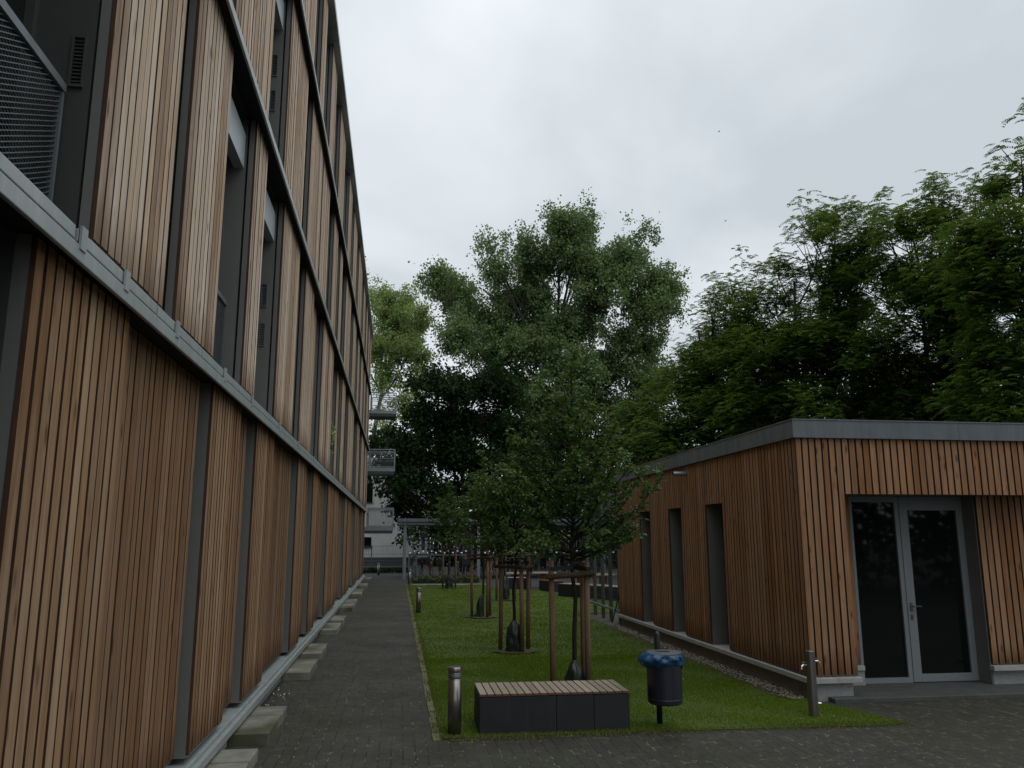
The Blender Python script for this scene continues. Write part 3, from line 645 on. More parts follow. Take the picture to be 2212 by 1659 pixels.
mb = MB(); mb.bar((4.56, 16.62, .75), (4.42, 16.9, 0), .018, .018); mb.build('strut', M['blackpaint'], fc)

# ------------------------------------------------------------------ foreground bench, bin, bollards, tap
def slat_bench(origin, ang, length, depth, h, label, group=None, seams=(.5,), slat_w=.058, red=False):
    ca, sa = math.cos(ang), math.sin(ang)
    root = empty('slatted_bench', origin, label, 'bench', group)
    def T(mb):
        mb.v = [(origin[0]+x*ca-y*sa, origin[1]+x*sa+y*ca, origin[2]+z) for x, y, z in mb.v]; return mb
    ed = [0]+[s*length for s in seams]+[length]
    for a, b in zip(ed[:-1], ed[1:]):
        mb = MB(); mb.box(a+.0015, b-.0015, 0, depth, 0, h-.030); T(mb).build('concrete_base', M['stone'], root, bevel=.004)
    mb = MB(); mb.box(.03, length-.03, .08, .13, h-.030, h-.022); mb.box(.03, length-.03, depth-.13, depth-.08, h-.030, h-.022); T(mb).build('slat_support', M['rubber'], root)
    n = round(length/.0695); p = length/n
    mb = MB()
    for i in range(n):
        mb.k = 0; x0 = i*p+(p-slat_w)/2; mb.box(x0, x0+slat_w, -.004, depth+.004, h-.021, h+random.uniform(-.001, .001))
        mb.k = 1; mb.box(x0+.001, x0+slat_w-.001, -.0048, -.0042, h-.0205, h-.0015)
    T(mb).build('slat_seat', [M['redwood'] if red else M['slat'], M['slatend']], root)
    return root
slat_bench((.775, 7.735, .005), R_(-.6), 1.40, .60, .355, 'low slatted bench on dark concrete blocks at the front edge of the lawn', seams=(.506, .757))

def bollard(loc, label, proto=[None]):
    if proto[0] is None:
        r = empty('bollard_light', (0, 0, 0)); proto[0] = r
        mb = MB(); mb.lathe([(.062, 0), (.062, .475), (.056, .478), (.056, .486)], n=32); mb.build('post', M['steel'], r, smooth=False)
        mb = MB(); mb.lathe([(.057, .486), (.057, .545)], n=32); mb.build('lamp_lens', M['galv'], r)
        mb = MB()
        for z in (.50, .515, .530): mb.lathe([(.0605, z), (.0605, z+.004)], n=32)
        mb.build('louvre_ring', M['steel'], r)
        mb = MB(); mb.lathe([(.063, .545), (.064, .548), (.064, .578), (.058, .586), (.0, .588)], n=32); mb.build('cap', M['steel'], r)
        for ch in r.children:
            for q in ch.data.polygons: q.use_smooth = abs(q.normal.z) < .5
        o = r
    else: o = copy_tree(proto[0])
    o.location = loc; tag(o, label, 'bollard', 'steel bollard lights along the path'); return o
bollard((.553, 7.80, .01), 'round brushed steel bollard beside the slatted bench at the lawn corner')
bollard((.540, 20.15, .012), 'steel bollard halfway along the lawn edge by the path')
bollard((.495, 32.35, .01), 'steel bollard at the far corner of the lawn near the shelter post')
bollard((-.88, 41.5, .0), 'most distant steel bollard, beyond the end of the path by the barrier')

bx, by = 2.52, 7.73
bn = empty('litter_bin', (bx, 7.91, 0), 'dark round litter bin hung on a post right of the slatted bench', 'litter bin')
mb = MB(); mb.lathe([(.028, 0), (.028, .835), (.024, .852), (.013, .864), (0, .867)], (bx, 7.915, 0), 16); mb.build('post', M['bin'], bn, smooth=True)
mb = MB(); mb.lathe([(.02, .235), (.145, .237), (.160, .25), (.162, .275), (.1645, .278), (.1645, .284), (.162, .287), (.162, .665), (.150, .668)], (bx, by, 0), 40)
bc = mb.build('can', M['bin'], bn)
mb = MB(); n = 40
pr_ = [(.168, .655), (.170, .694), (.163, .700), (.075, .702), (.075, .66)]
for i, (r, z) in enumerate(pr_):
    for k in range(n):
        a = 2*math.pi*k/n; mb.v.append((bx+r*math.cos(a)+(-.01 if i > 2 else 0), by+r*math.sin(a)*(.62 if i > 2 else 1), z))
mb.f = [(i*n+k, i*n+(k+1) % n, (i+1)*n+(k+1) % n, (i+1)*n+k) for i in range(4) for k in range(n)]; mb.mi = [0]*len(mb.f)
mb.build('lid', M['bin_lid'], bn)
mb = MB(); mb.lathe([(.074, .60), (0.0, .601)], (bx-.01, by, 0), 24); mb.build('dark_opening', M['black'], bn)
# bin bag folded over the rim
n = 120; rows = 12; mb = MB()
for j in range(rows+1):
    t_ = j/rows
    for k in range(n):
        a = 2*math.pi*k/n; left = max(0, math.cos(a-math.pi*1.04))**3; right = max(0, math.cos(a+.15))**2
        wr = .007*math.sin(5*a+4*t_+.5*math.sin(3*a))+.005*math.sin(11*a-5*t_+2*math.sin(2*a))+.003*math.sin(19*a+8*t_+1.5*math.sin(5*a))
        bul = math.sin(math.pi*min(1, t_*1.05))
        r = .171+.010*bul+left*(.062*bul+.030*t_)+wr*(.4+bul)
        z = .686+left*.022*(1-t_) - t_*(.085+.045*right+.045*left+.012*math.sin(3*a+1)+.006*math.sin(11*a))
        mb.v.append((bx+r*math.cos(a), by+r*math.sin(a), z))
mb.f = [(i*n+k, i*n+(k+1) % n, (i+1)*n+(k+1) % n, (i+1)*n+k) for i in range(rows) for k in range(n)]; mb.mi = [0]*len(mb.f)
bg_ = mb.build('bin_bag', M['bluebag'], None, (bx, by, .6), smooth=True)
tag(bg_, 'crumpled blue plastic bag folded over the rim of the litter bin', 'bin bag')
so_ = bg_.modifiers.new('thickness', 'SOLIDIFY'); so_.thickness = .0015

tp = empty('water_tap_post', (4.143, 8.03, .01), 'slim steel standpipe with chrome taps at the front corner of the pavilion', 'water tap')
mb = MB(); mb.lathe([(.047, 0), (.047, .626), (.044, .630), (0, .630)], (4.143, 8.03, .01), 24); mb.build('post', M['steel'], tp)
for sx, z in ((-1, .50), (1, .535)):
    mb = MB(); x = 4.143+sx*.045; mb.tube([(x, 8.03, z), (x+sx*.035, 8.03, z), (x+sx*.05, 8.03, z-.012), (x+sx*.055, 8.03, z-.04)], .010, 10); mb.tube([(x+sx*.03, 8.03, z), (x+sx*.03, 8.03, z+.025)], .006, 8); mb.box(x+sx*.03-.022, x+sx*.03+.022, 8.024, 8.036, z+.025, z+.033)
    mb.build('tap', M['chrome'], tp, smooth=False)
mb = MB(); mb.tube([(4.185, 8.01, .14), (4.215, 8.005, .138)], .009, 10); mb.build('drain_nozzle', M['chrome'], tp)

# ------------------------------------------------------------------ young trees with stakes and watering bags
def bez(a, b, c, n=6): return [tuple((1-t)**2*np.array(a)+2*t*(1-t)*np.array(b)+t*t*np.array(c)) for t in np.linspace(0, 1, n)]
def young_tree(x, y, h, hw, z0, nbr, per, lsize, label, seed, extra=(), fine=True, lo=1.5):
    rg = np.random.default_rng(seed); rd = random.Random(seed)
    root = empty('young_tree', (x, y, 0), label, 'tree', 'young staked trees on the lawn')
    mb = MB(); pts = [(x, y, 0)]
    for k in range(1, 11):
        t = k/10; pts.append((x+rd.uniform(-.02, .02)*(1+t), y+rd.uniform(-.02, .02)*(1+t), h*.93*t))
    mb.tube(pts, [.026*(1-.85*(k/10)**1.1)+.003 for k in range(11)], 9)
    def leader(z): 
        t = z/(h*.93)*10; i = min(9, int(t)); f = t-i; return tuple(np.array(pts[i])*(1-f)+np.array(pts[i+1])*f)
    LC, LA = [], []
    def spray(p0, p1, p2, r, dens):
        path = bez(p0, p1, p2, 7); ln = np.linalg.norm(np.array(p2)-np.array(p0))
        mb.tube(path, [r*(1-.8*i/6)+.002 for i in range(7)], 5, False)
        nt_ = max(4, int(dens*ln))
        for k in range(nt_):
            t = .22+.78*((k+rd.random())/nt_); i = min(5, int(t*6)); f = t*6-i
            b = np.array(path[i])*(1-f)+np.array(path[i+1])*f; d = np.array(path[i+1])-np.array(path[i]); d /= np.linalg.norm(d)
            q = rg.normal(size=3); q -= d*q.dot(d); q /= np.linalg.norm(q)+1e-6
            dv = d*.8+q*.8+np.array([0, 0, .15]); dv /= np.linalg.norm(dv); tl = rd.uniform(.10, .26)*(1.1-.4*t)
            mb.tube([tuple(b), tuple(b+dv*tl*.5+np.array([0, 0, .01])), tuple(b+dv*tl)], [.0035, .0025, .0015], 4, False)
            m = per
            tt = rg.uniform(.15, 1.05, m)[:, None]; side = rg.normal(size=(m, 3)); side[:, 2] *= .5
            C = b+dv*tl*tt+side*.030; A = dv*.6+unit(side)*.9+np.array([0, 0, -.25]); LC.append(C); LA.append(A)
    for i in range(nbr):
        u = (i+.5)/nbr; zs = lo+(h*.80-lo)*u**1.35; az = i*2.39996+rd.uniform(-.4, .4); b = np.array(leader(zs))
        env = hw*(.72+.36*math.sin(math.pi*min(1, u+.22)))*(1-.42*u)*rd.uniform(.75, 1.12)
        o = np.array([math.cos(az), math.sin(az), 0.])
        ln_z = env*rd.uniform(.75, 1.35) if u > .18 else env*rd.uniform(.15, .5)
        end = b+o*env+np.array([0, 0, min(ln_z, h-zs-.02)]); mid = b+o*env*.55+np.array([0, 0, ln_z*.28])
        spray(tuple(b), tuple(mid), tuple(end), .011*(1-.5*u)+.003, 11)
    for ex in extra: spray(tuple(leader(ex[0])), ex[1], ex[2], .012, 15)
    top = leader(h*.93); spray(leader(h*.72), leader(h*.85), (top[0], top[1], h), .006, 14)
    mb.build('trunk', M['barkyoung'], root, smooth=True)
    C = np.concatenate(LC); A = np.concatenate(LA); n = len(C)
    Nn = np.array([0, 0, 1.])+rg.normal(size=(n, 3))*.55
    V, F = leaf_geo(C, A, Nn, lsize*rg.uniform(.7, 1.25, n), lsize*.58*rg.uniform(.75, 1.2, n), fine)
    np_mesh('crown', V, F, M['young'], root, (x, y, 0))
    return root
young_tree(1.965, 9.10, 3.90, .82, 1.5, 52, 19, .056, 'nearest young tree, upright crown above the litter bin and bench', 3,
           extra=[(1.62, (2.45, 9.0, 1.72), (3.0, 8.95, 2.48)), (1.75, (2.5, 9.05, 1.85), (2.75, 9.0, 2.55)), (1.55, (2.3, 9.1, 1.62), (2.66, 9.0, 1.86)), (1.6, (1.7, 9.1, 1.75), (1.30, 9.1, 2.4)), (1.9, (1.6, 9.0, 2.2), (1.22, 9.0, 2.9))])
young_tree(1.86, 13.10, 3.35, .80, 1.5, 44, 18, .058, 'second young tree from the bench, its crown merging left of the nearest one', 4, extra=[(1.6, (1.6, 13, 1.7), (1.25, 13.05, 2.7)), (1.6, (1.6, 13, 1.55), (1.4, 13.05, 1.75))])
young_tree(1.95, 18.86, 3.75, .74, 1.5, 34, 19, .068, 'third young tree from the bench, slim pointed crown', 5)
young_tree(3.13, 24.0, 3.5, .8, 1.6, 22, 12, .085, 'fourth young tree, standing farther right on the lawn, mostly hidden', 6, fine=False)
young_tree(1.88, 29.8, 3.75, .82, 1.65, 30, 17, .09, 'farthest young tree, in front of the bicycle shelter beam', 8, fine=False)
def stake_frame(pts, h, zbar, label, bars, seed):
    rd = random.Random(seed)
    root = empty('tree_stakes', (*pts[0], 0), label, 'tree stakes', 'wooden stake frames around the young trees')
    P = [(x, y, 0) for x, y in pts]; T = [(x+rd.uniform(-.015, .015), y, h+rd.uniform(-.03, .03)) for x, y in pts]
    for p, t in zip(P, T):
        mb = MB(); mb.tube([p, tuple((np.array(p)+np.array(t))/2+np.array([rd.uniform(-.006, .006), 0, 0])), t], [.033, .032, .031], 12); mb.build('stake', M['stake'], root, smooth=False)
        for q in root.children[-1].data.polygons: q.use_smooth = abs(q.normal.z) < .7
    for i, j in bars:
        a = np.array([*pts[i], zbar+rd.uniform(-.02, .02)]); b = np.array([*pts[j], zbar+rd.uniform(-.02, .02)]); d = (b-a)/np.linalg.norm(b-a)
        off = np.array([d[1], -d[0], 0]); off = off if off[1] < 0 else -off; a = a-d*.07+off*.058; b = b+d*.07+off*.058
        mb = MB(); mb.tube([tuple(a), tuple(b)], .028, 10); mb.build('crossbar', M['crossbar'], root)
    mb = MB(); c = np.mean(np.array(pts), 0)
    for x, y in pts: mb.bar((x, y, zbar+.065), (c[0], c[1], zbar+.075), .006, .045); mb.lathe([(.0375, zbar+.045), (.0375, zbar+.085)], (x, y, 0), 12)
    mb.build('strap', M['rubber'], root)
    return root
stake_frame([(1.70, 9.02), (2.10, 9.32), (2.075, 8.95)], 1.50, 1.36, 'dark stake frame of the nearest young tree, behind the bench', [(0, 2), (2, 1)], 1)
stake_frame([(1.653, 13.25), (1.95, 12.90), (2.10, 13.27)], 1.45, 1.31, 'stake frame with pale cut crossbar end, second from the bench', [(0, 1), (1, 2)], 2)
stake_frame([(1.70, 18.8), (2.03, 18.62), (2.13, 18.98)], 1.47, 1.32, 'stake frame of the third young tree, orange brown left stake', [(0, 1), (1, 2)], 3)
stake_frame([(2.87, 23.9), (3.17, 24.25), (3.40, 23.85)], 1.45, 1.30, 'stake frame of the fourth young tree, partly hidden behind nearer stakes', [(0, 2)], 4)
stake_frame([(1.648, 29.8), (2.09, 29.73), (1.87, 30.05)], 1.50, 1.36, 'farthest stake frame, near the bicycle shelter', [(0, 1)], 5)
def tree_bag(x, y, rx, ry, h, label, lean=0., toe=0., seed=0):
    rd = random.Random(seed); n = 48; rows = 22; mb = MB()
    ph = [rd.uniform(0, 6.28) for _ in range(8)]
    for j in range(rows+1):
        t = j/rows
        prof = (1.0-.12*math.cos(3.1*t))*(1-t**2.6)**.55*.95+.16*(t > .85)*0
        prof = max(prof, .20 if t > .9 else 0)
        for k in range(n):
            a = 2*math.pi*k/n
            wr = .07*math.sin(5*a+ph[0]+6*t)+.05*math.sin(9*a+ph[1]-9*t)+.04*math.sin(17*t+ph[2]+2*a)+.035*math.sin(14*a+ph[3]+15*t)+.025*math.sin(23*a+ph[4]-24*t)
            to = toe*max(0, math.cos(a-math.pi))*max(0, 1-5*t)
            r = prof*(1+wr)*(1+.25*max(0, .2-t)*5*math.sin(3*a+ph[5])*.4)
            mb.v.append((x+lean*t*t+rx*r*math.cos(a)-to, y+ry*r*math.sin(a), .012+h*t*(1+.03*math.sin(4*a+ph[6]))))
    mb.f = [(i*n+k, i*n+(k+1) % n, (i+1)*n+(k+1) % n, (i+1)*n+k) for i in range(rows) for k in range(n)]+[tuple(rows*n+k for k in range(n))]; mb.mi = [0]*len(mb.f)
    return tag(mb.build('watering_bag', M['bag'], origin=(x, y, 0), smooth=True), label, 'watering bag', 'green watering bags at the tree feet')
tree_bag(1.955, 9.06, .125, .12, .43, 'nearest dark green watering bag, only its top showing behind the bench', seed=1)
tree_bag(1.845, 13.03, .145, .13, .47, 'full dark green watering bag at the second tree, shiny creases', seed=2)
tree_bag(1.875, 18.80, .09, .10, .50, 'slumped dark watering bag with a flat toe, at the third tree', lean=.05, toe=.16, seed=3)
tree_bag(3.12, 23.95, .14, .13, .68, 'tall creased watering bag at the fourth tree, between near stakes', lean=.02, seed=4)
tree_bag(1.87, 29.68, .155, .12, .52, 'leaning watering bag at the farthest tree', lean=.06, toe=.05, seed=5)
for i, (x, y, r) in enumerate(((1.95, 9.1, .33), (1.88, 13.1, .36), (1.93, 18.8, .38), (3.13, 24, .4), (1.88, 29.8, .36))):
    rd = random.Random(i); poly = [(x+r*math.cos(a)*rd.uniform(.85, 1.15), y+r*math.sin(a)*rd.uniform(.85, 1.15)) for a in np.linspace(0, 2*math.pi, 18)[:-1]]
    sheet('bare_soil', poly, .036, M['mulch'])

# ------------------------------------------------------------------ big trees
def big_tree(root_xy, lobes, ydepth, mat, bark, name, label, seed, cl=24, per=34, lw=(.15, .10), sig=.27, frond=False, trunks=None, r0=.32, spread=2.5, tzf=.72, hang=0., flat=1.1, limb=1.0, clump=0.):
    rg = np.random.default_rng(seed); rd = random.Random(seed)
    root = empty(name, (*root_xy, 0), label, 'tree')
    cz = max(l[1] for l in lobes); bx, by = root_xy
    trunks = trunks or [root_xy]
    mb = MB(); tr = []
    cx = np.mean([l[0] for l in lobes])
    for (tx, ty) in trunks:
        top = (tx+(cx-tx)*.5+rd.uniform(-.5, .5), ty+rd.uniform(-.5, .5), cz*tzf)
        path = bez((tx, ty, 0), (tx+rd.uniform(-.4, .4), ty, cz*tzf*.5), top, 9)
        mb.tube(path, [r0*(1-.78*i/8) for i in range(9)], 9); tr.append(path)
    LC, LA, LN = [], [], []
    for (x, z, r) in lobes:
        c = np.array([x, ydepth+rd.uniform(-spread, spread), z])
        path = min(tr, key=lambda p: abs(p[-1][0]-c[0])+abs(p[0][0]-c[0]))
        dh = math.hypot(c[0]-path[-1][0], c[1]-path[-1][1]); za = max(cz*.18, min(cz*tzf*.97, z-.9*dh-1.0))
        i = min(7, int(za/(cz*tzf)*8)); f = za/(cz*tzf)*8-i; a = np.array(path[i])*(1-f)+np.array(path[i+1])*f
        m = (a+c)/2+np.array([(c[0]-a[0])*.15, (c[1]-a[1])*.15, -.08*np.linalg.norm(c-a)])
        lp = bez(a, m, c+np.array([0, 0, r*.3]), 8); rr = r0*limb*(.20+.10*r/2)
        mb.tube(lp, [rr*(1-.88*k/7) for k in range(8)], 6, False)
        ncl = max(3, int(cl*r*r)); 
        dirs = unit(rg.normal(size=(ncl, 3))); rad = r*rg.uniform(.12, 1.0, ncl)**.5
        rad *= 1+.22*np.sin(dirs[:, 0]*5+x)*np.sin(dirs[:, 2]*4+z)
        if clump:
            ns = max(3, int(4.2*r*r+3)); sdir = unit(rg.normal(size=(ns, 3))); sdir[:, 2] = np.abs(sdir[:, 2])*.9+sdir[:, 2]*.25
            sc_ = sdir*(r*rg.uniform(.45, 1.05, (ns, 1))); pick = rg.integers(0, ns, ncl)
            P = c+(sc_[pick]+rg.normal(size=(ncl, 3))*clump*rg.uniform(.6, 1.3, (ns, 1))[pick])*np.array([1, 1, flat])
        else: P = c+dirs*rad[:, None]*np.array([1, 1, flat])
        if hang: P[:, 2] -= hang*rg.random(ncl)*r
        for q in P[:: 3]:
            k = rd.randint(3, 7); s = np.array(lp[k]); mm = (s+q)/2+np.array([0, 0, -.1*r])
            mb.tube([tuple(s), tuple(mm), tuple(q)], [.022*limb, .014*limb, .006], 4, False)
        if not frond:
            off = rg.normal(size=(ncl, per, 3))*sig*rg.uniform(.6, 1.35, (ncl, 1, 1)); C = (P[:, None]+off).reshape(-1, 3)
            LC.append(C); A = off.reshape(-1, 3)+rg.normal(size=(len(C), 3))*.3+np.array([0, 0, -.2]); LA.append(A); LN.append(np.array([0, 0, .8])+rg.normal(size=(len(C), 3))*.7)
        else:
            nf = per; az = rg.uniform(0, 6.28, (ncl, nf)); fl = rg.uniform(.24, .42, (ncl, nf))
            dv = np.stack([np.cos(az), np.sin(az), rg.uniform(-.15, .45, (ncl, nf))], 2)
            st = P[:, None]+rg.normal(size=(ncl, nf, 3))*sig
            for k in range(7):
                t = (k+.6)/7
                base = st+dv*(fl*t)[..., None]+np.stack([0*fl, 0*fl, -.42*fl*t*t], 2)
                for sgn in (-1, 1):
                    sd_ = np.stack([-np.sin(az)*sgn, np.cos(az)*sgn, 0*az-.15], 2)
                    C = (base+sd_*.034).reshape(-1, 3); LC.append(C); LA.append((sd_+dv*.35).reshape(-1, 3)); LN.append(np.array([0, 0, 1.])+rg.normal(size=C.shape)*.3)
    mb.build('trunk', bark, root, smooth=True)
    C = np.concatenate(LC); A = np.concatenate(LA); Nn = np.concatenate(LN); n = len(C)
    V, F = leaf_geo(C, A, Nn, lw[0]*rg.uniform(.7, 1.3, n), lw[1]*rg.uniform(.7, 1.3, n), False, .08)
    np_mesh('crown', V, F, mat, root, (*root_xy, 0))
    return root
POP = [(2.1,19.1,1.1),(3.2,19.2,1.4),(3.6,17.7,1.6),(5.6,20.8,0.8),(6.1,19.3,1.0),(6.5,18.0,1.0),(7.8,21.1,1.0),(8.4,20.0,1.4),(10.1,22.3,1.2),(12.4,23.5,1.0),(11.3,22.3,1.5),(12.6,21.8,1.2),(10.3,20.3,2.2),(12.2,19.8,1.9),(15.3,21.1,1.3),(16.1,22.5,0.6),(14.7,20.2,1.4),(17.0,19.0,1.5),(18.8,19.6,1.1),(17.9,18.2,1.4),(16.2,17.0,1.9),(13.1,17.6,2.2),(8.6,17.8,1.9),(9.2,15.7,2.1),(6.5,16.2,1.8),(4.1,15.8,1.4),(11.4,15.5,2.2),(15.5,14.8,1.7),(16.7,14.3,1.0),(8.1,13.8,2.1),(5.6,13.7,1.8),(3.3,14.6,1.4),(13.5,12.9,2.0),(15.4,12.3,1.1),(10.8,12.5,2.1),(7.5,11.3,1.9),(12.5,10.5,2.0),(9.5,9.8,2.0),(17.2,12.2,1.3),(17.0,10.4,1.4),(15.6,9.6,1.6),(17.6,8.4,1.5),(14.2,8.2,1.7)]
POP = [(x*.985+.2, z-.8 if z > 18 else z-.5, r*.9) for x, z, r in POP]
big_tree((10.2, 52), POP, 52, M['poplar'], M['barkgrey'], 'poplar_tree', 'tall broad grey green poplar rising highest in the middle beyond the bicycle shelter', 21, cl=54, per=42, lw=(.18, .14), sig=.23, clump=.42, flat=1.15, r0=.42, limb=1.1)
LEFT = [(-1.7,20.0,0.9),(-0.4,19.5,1.4),(0.5,20.2,0.6),(-1.4,18.1,1.5),(0.2,17.9,1.5),(-0.5,16.2,1.8),(1.5,17.6,1.1),(-1.6,15.0,1.2),(0.4,14.7,1.5),(-1.0,13.1,1.2),(1.2,13.0,1.2),(-0.3,10.7,1.1),(-1.2,9.5,0.8),(-3.5,18.5,1.6),(-3.2,15.5,1.6)]
big_tree((-2.2, 60), LEFT, 60, M['poplar2'], M['barkgrey'], 'poplar_tree', 'light green airy tree directly beyond the far corner of the larch facade', 22, cl=38, per=38, lw=(.18, .14), sig=.24, clump=.42, flat=1.2, r0=.34)
DARK = [(1.5,9.9,1.0),(2.4,9.3,1.3),(3.7,9.9,1.3),(5.0,9.3,1.5),(1.2,8.1,1.1),(2.8,7.7,1.6),(4.6,7.5,1.7),(6.2,7.7,1.3),(1.1,6.4,1.2),(2.8,5.9,1.6),(4.8,5.8,1.7),(6.4,5.8,1.4),(0.5,4.7,1.0),(1.8,4.0,1.1),(3.7,4.0,1.5),(0.2,3.2,0.6),(0.6,2.4,0.5),(2.0,2.5,1.0),(0.8,1.7,0.4),(5.5,3.9,1.4),(7.4,4.4,1.3),(-.2,5.3,.6),(-.7,4.2,.4),(0.1,3.9,.5),(-.9,6.3,.7),(.4,5.6,.7),(-.6,5.4,.7),(.3,4.4,.6),(-1.2,5.0,.4),(.5,3.4,.6),(-.3,7.0,.8),(.7,6.6,.8)]
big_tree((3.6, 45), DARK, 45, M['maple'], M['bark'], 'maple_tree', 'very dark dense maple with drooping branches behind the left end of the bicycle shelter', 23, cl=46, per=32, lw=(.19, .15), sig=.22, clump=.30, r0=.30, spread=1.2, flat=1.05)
D2 = [(8.5,8.4,1.8),(10.8,8.0,1.9),(9.5,6,1.9),(12,5.6,1.9),(7.8,5.5,1.7),(14.2,7.6,1.8),(14.5,5,1.8),(8.2,3,1.6),(10.6,3.3,1.7),(12.9,3,1.7),(15.5,3,1.7),(16.5,6,1.8),(17.5,3.5,1.8),(4.5,2.2,1.5),(6.6,1.8,1.5),(8.9,1.5,1.5),(11.4,1.6,1.5),(14,1.5,1.5),(16.5,1.5,1.5),(19.5,2,1.7),(19.5,5,1.7)]
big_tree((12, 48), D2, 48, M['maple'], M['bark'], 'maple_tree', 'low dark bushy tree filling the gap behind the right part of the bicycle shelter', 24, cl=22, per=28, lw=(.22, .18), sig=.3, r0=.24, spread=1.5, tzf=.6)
RA = [(14.0,13.0,0.6),(12.7,11.6,0.8),(11.8,10.8,0.8),(11.5,8.6,1.0),(10.6,7.7,0.9),(9.9,6.2,0.9),(13.7,11.4,1.1),(12.5,7.2,1.4),(11,4.6,1.2),(13,5,1.3),(13.0,9.4,1.2),(9.3,6.6,.8),(9.0,5.0,1.0),(10.2,4.0,1.2),(12,9.2,1.0),(11.2,6.4,1.1),(14.2,9.6,1.2),(13.6,7.4,1.2)]
RB = [(13.1,12.0,0.5),(14.2,12.6,0.8),(14.8,13.4,0.6),(15.9,14.0,0.7),(16.9,14.0,0.6),(15.4,12.1,1.4),(13.6,10.6,1.4),(16.1,10.2,1.6),(12.3,8.3,1.5),(14.6,8.2,1.7),(13.2,6.3,1.4),(16.1,6.4,1.7),(14.6,4.4,1.4),(14.4,11.4,1.1),(16.6,12.2,1.1),(15.2,9.4,1.3),(13.4,8.6,1.2),(12.2,6.4,1.2)]
RC = [(16.0,13.1,0.5),(16.9,13.1,0.5),(15.8,11.9,1.1),(17.3,12.6,0.8),(18.2,12.3,1.0),(16.1,9.7,1.3),(17.9,9.4,1.5),(15.2,7.6,1.4),(17.4,7.4,1.6),(16.8,5.9,1.6),(15.5,4.4,1.3),(18.4,5.5,1.4),(16.8,11,1.2),(15.4,10.4,1.0),(17,8.4,1.3),(16.4,12.3,.7)]
RD = [(16.4,12.3,0.7),(16.9,12.4,0.5),(16.3,11.3,0.8),(17.35,13.3,0.3),(17.75,14.6,0.22),(17.0,11.8,0.5),(15.7,9.6,1.2),(16.1,8.5,1.2),(16.0,6.7,1.2),(15.9,5.2,1.2),(18.3,12.0,.6),(18.4,11,1.2),(18,8,1.3)]
RA, RB, RC, RD = [[(x, z-.75 if z > 10.5 else z-.2, r*.88) for x, z, r in L_] for L_ in (RA, RB, RC, RD)]
for L_ in (RA, RB, RC, RD):
    L_ += [(x+.35, z-.5, max(r, .9)*1.15) for x, z, r in L_ if z < 9.8]
rk = dict(mat=M['robinia'], bark=M['bark'], name='robinia_tree', frond=True, lw=(.092, .044), sig=.15, clump=.34, r0=.17, flat=.95, tzf=.8, limb=1.1)
big_tree((12.6, 30), RA, 30, label='leftmost feathery robinia, beside the gap to the tall poplar', seed=31, cl=46, per=10, trunks=[(12.2, 30), (13.6, 30.4)], spread=1.6, **rk)
big_tree((14.8, 26), RB, 26, label='broad robinia with several trunks above the middle of the pavilion roof', seed=32, cl=46, per=10, trunks=[(13.6, 26), (15.0, 26.6), (16.4, 25.7)], spread=1.6, **rk)
big_tree((17.0, 23), RC, 23, label='dense robinia above the right part of the pavilion roof, rounded top', seed=33, cl=48, per=10, trunks=[(16.2, 23), (17.6, 23.3)], spread=1.3, **rk)
big_tree((16.8, 19), RD, 19, label='nearest robinia, tall and cut by the right picture edge', seed=34, cl=54, per=10, spread=.35, trunks=[(16.6, 19), (17.6, 19.3)], **rk)
# wood farther back, closing the view behind the robinias
FAR = [(x, z, 2.6) for x in np.arange(20, 46, 3.6) for z in (3, 7, 10)]
big_tree((30, 48), FAR, 48, M['maple'], M['bark'], 'maple_tree', 'dark far tree glimpsed through the robinia crowns on the right', 41, cl=9, per=28, lw=(.34, .26), sig=.42, r0=.3, spread=2.5, trunks=[(22, 48), (30, 48), (38, 48)])

big_tree((17, -7), [(x, z, 2.4) for x in (12.5, 16, 19.5, 23) for z in (2.5, 6, 9.5)], -8, M['maple'], M['bark'], 'maple_tree', 'dark tree standing behind the photographer, mirrored in the pavilion door', 42, cl=7, per=26, lw=(.36, .28), sig=.45, r0=.25, spread=1.5, trunks=[(14, -8), (20, -8)])
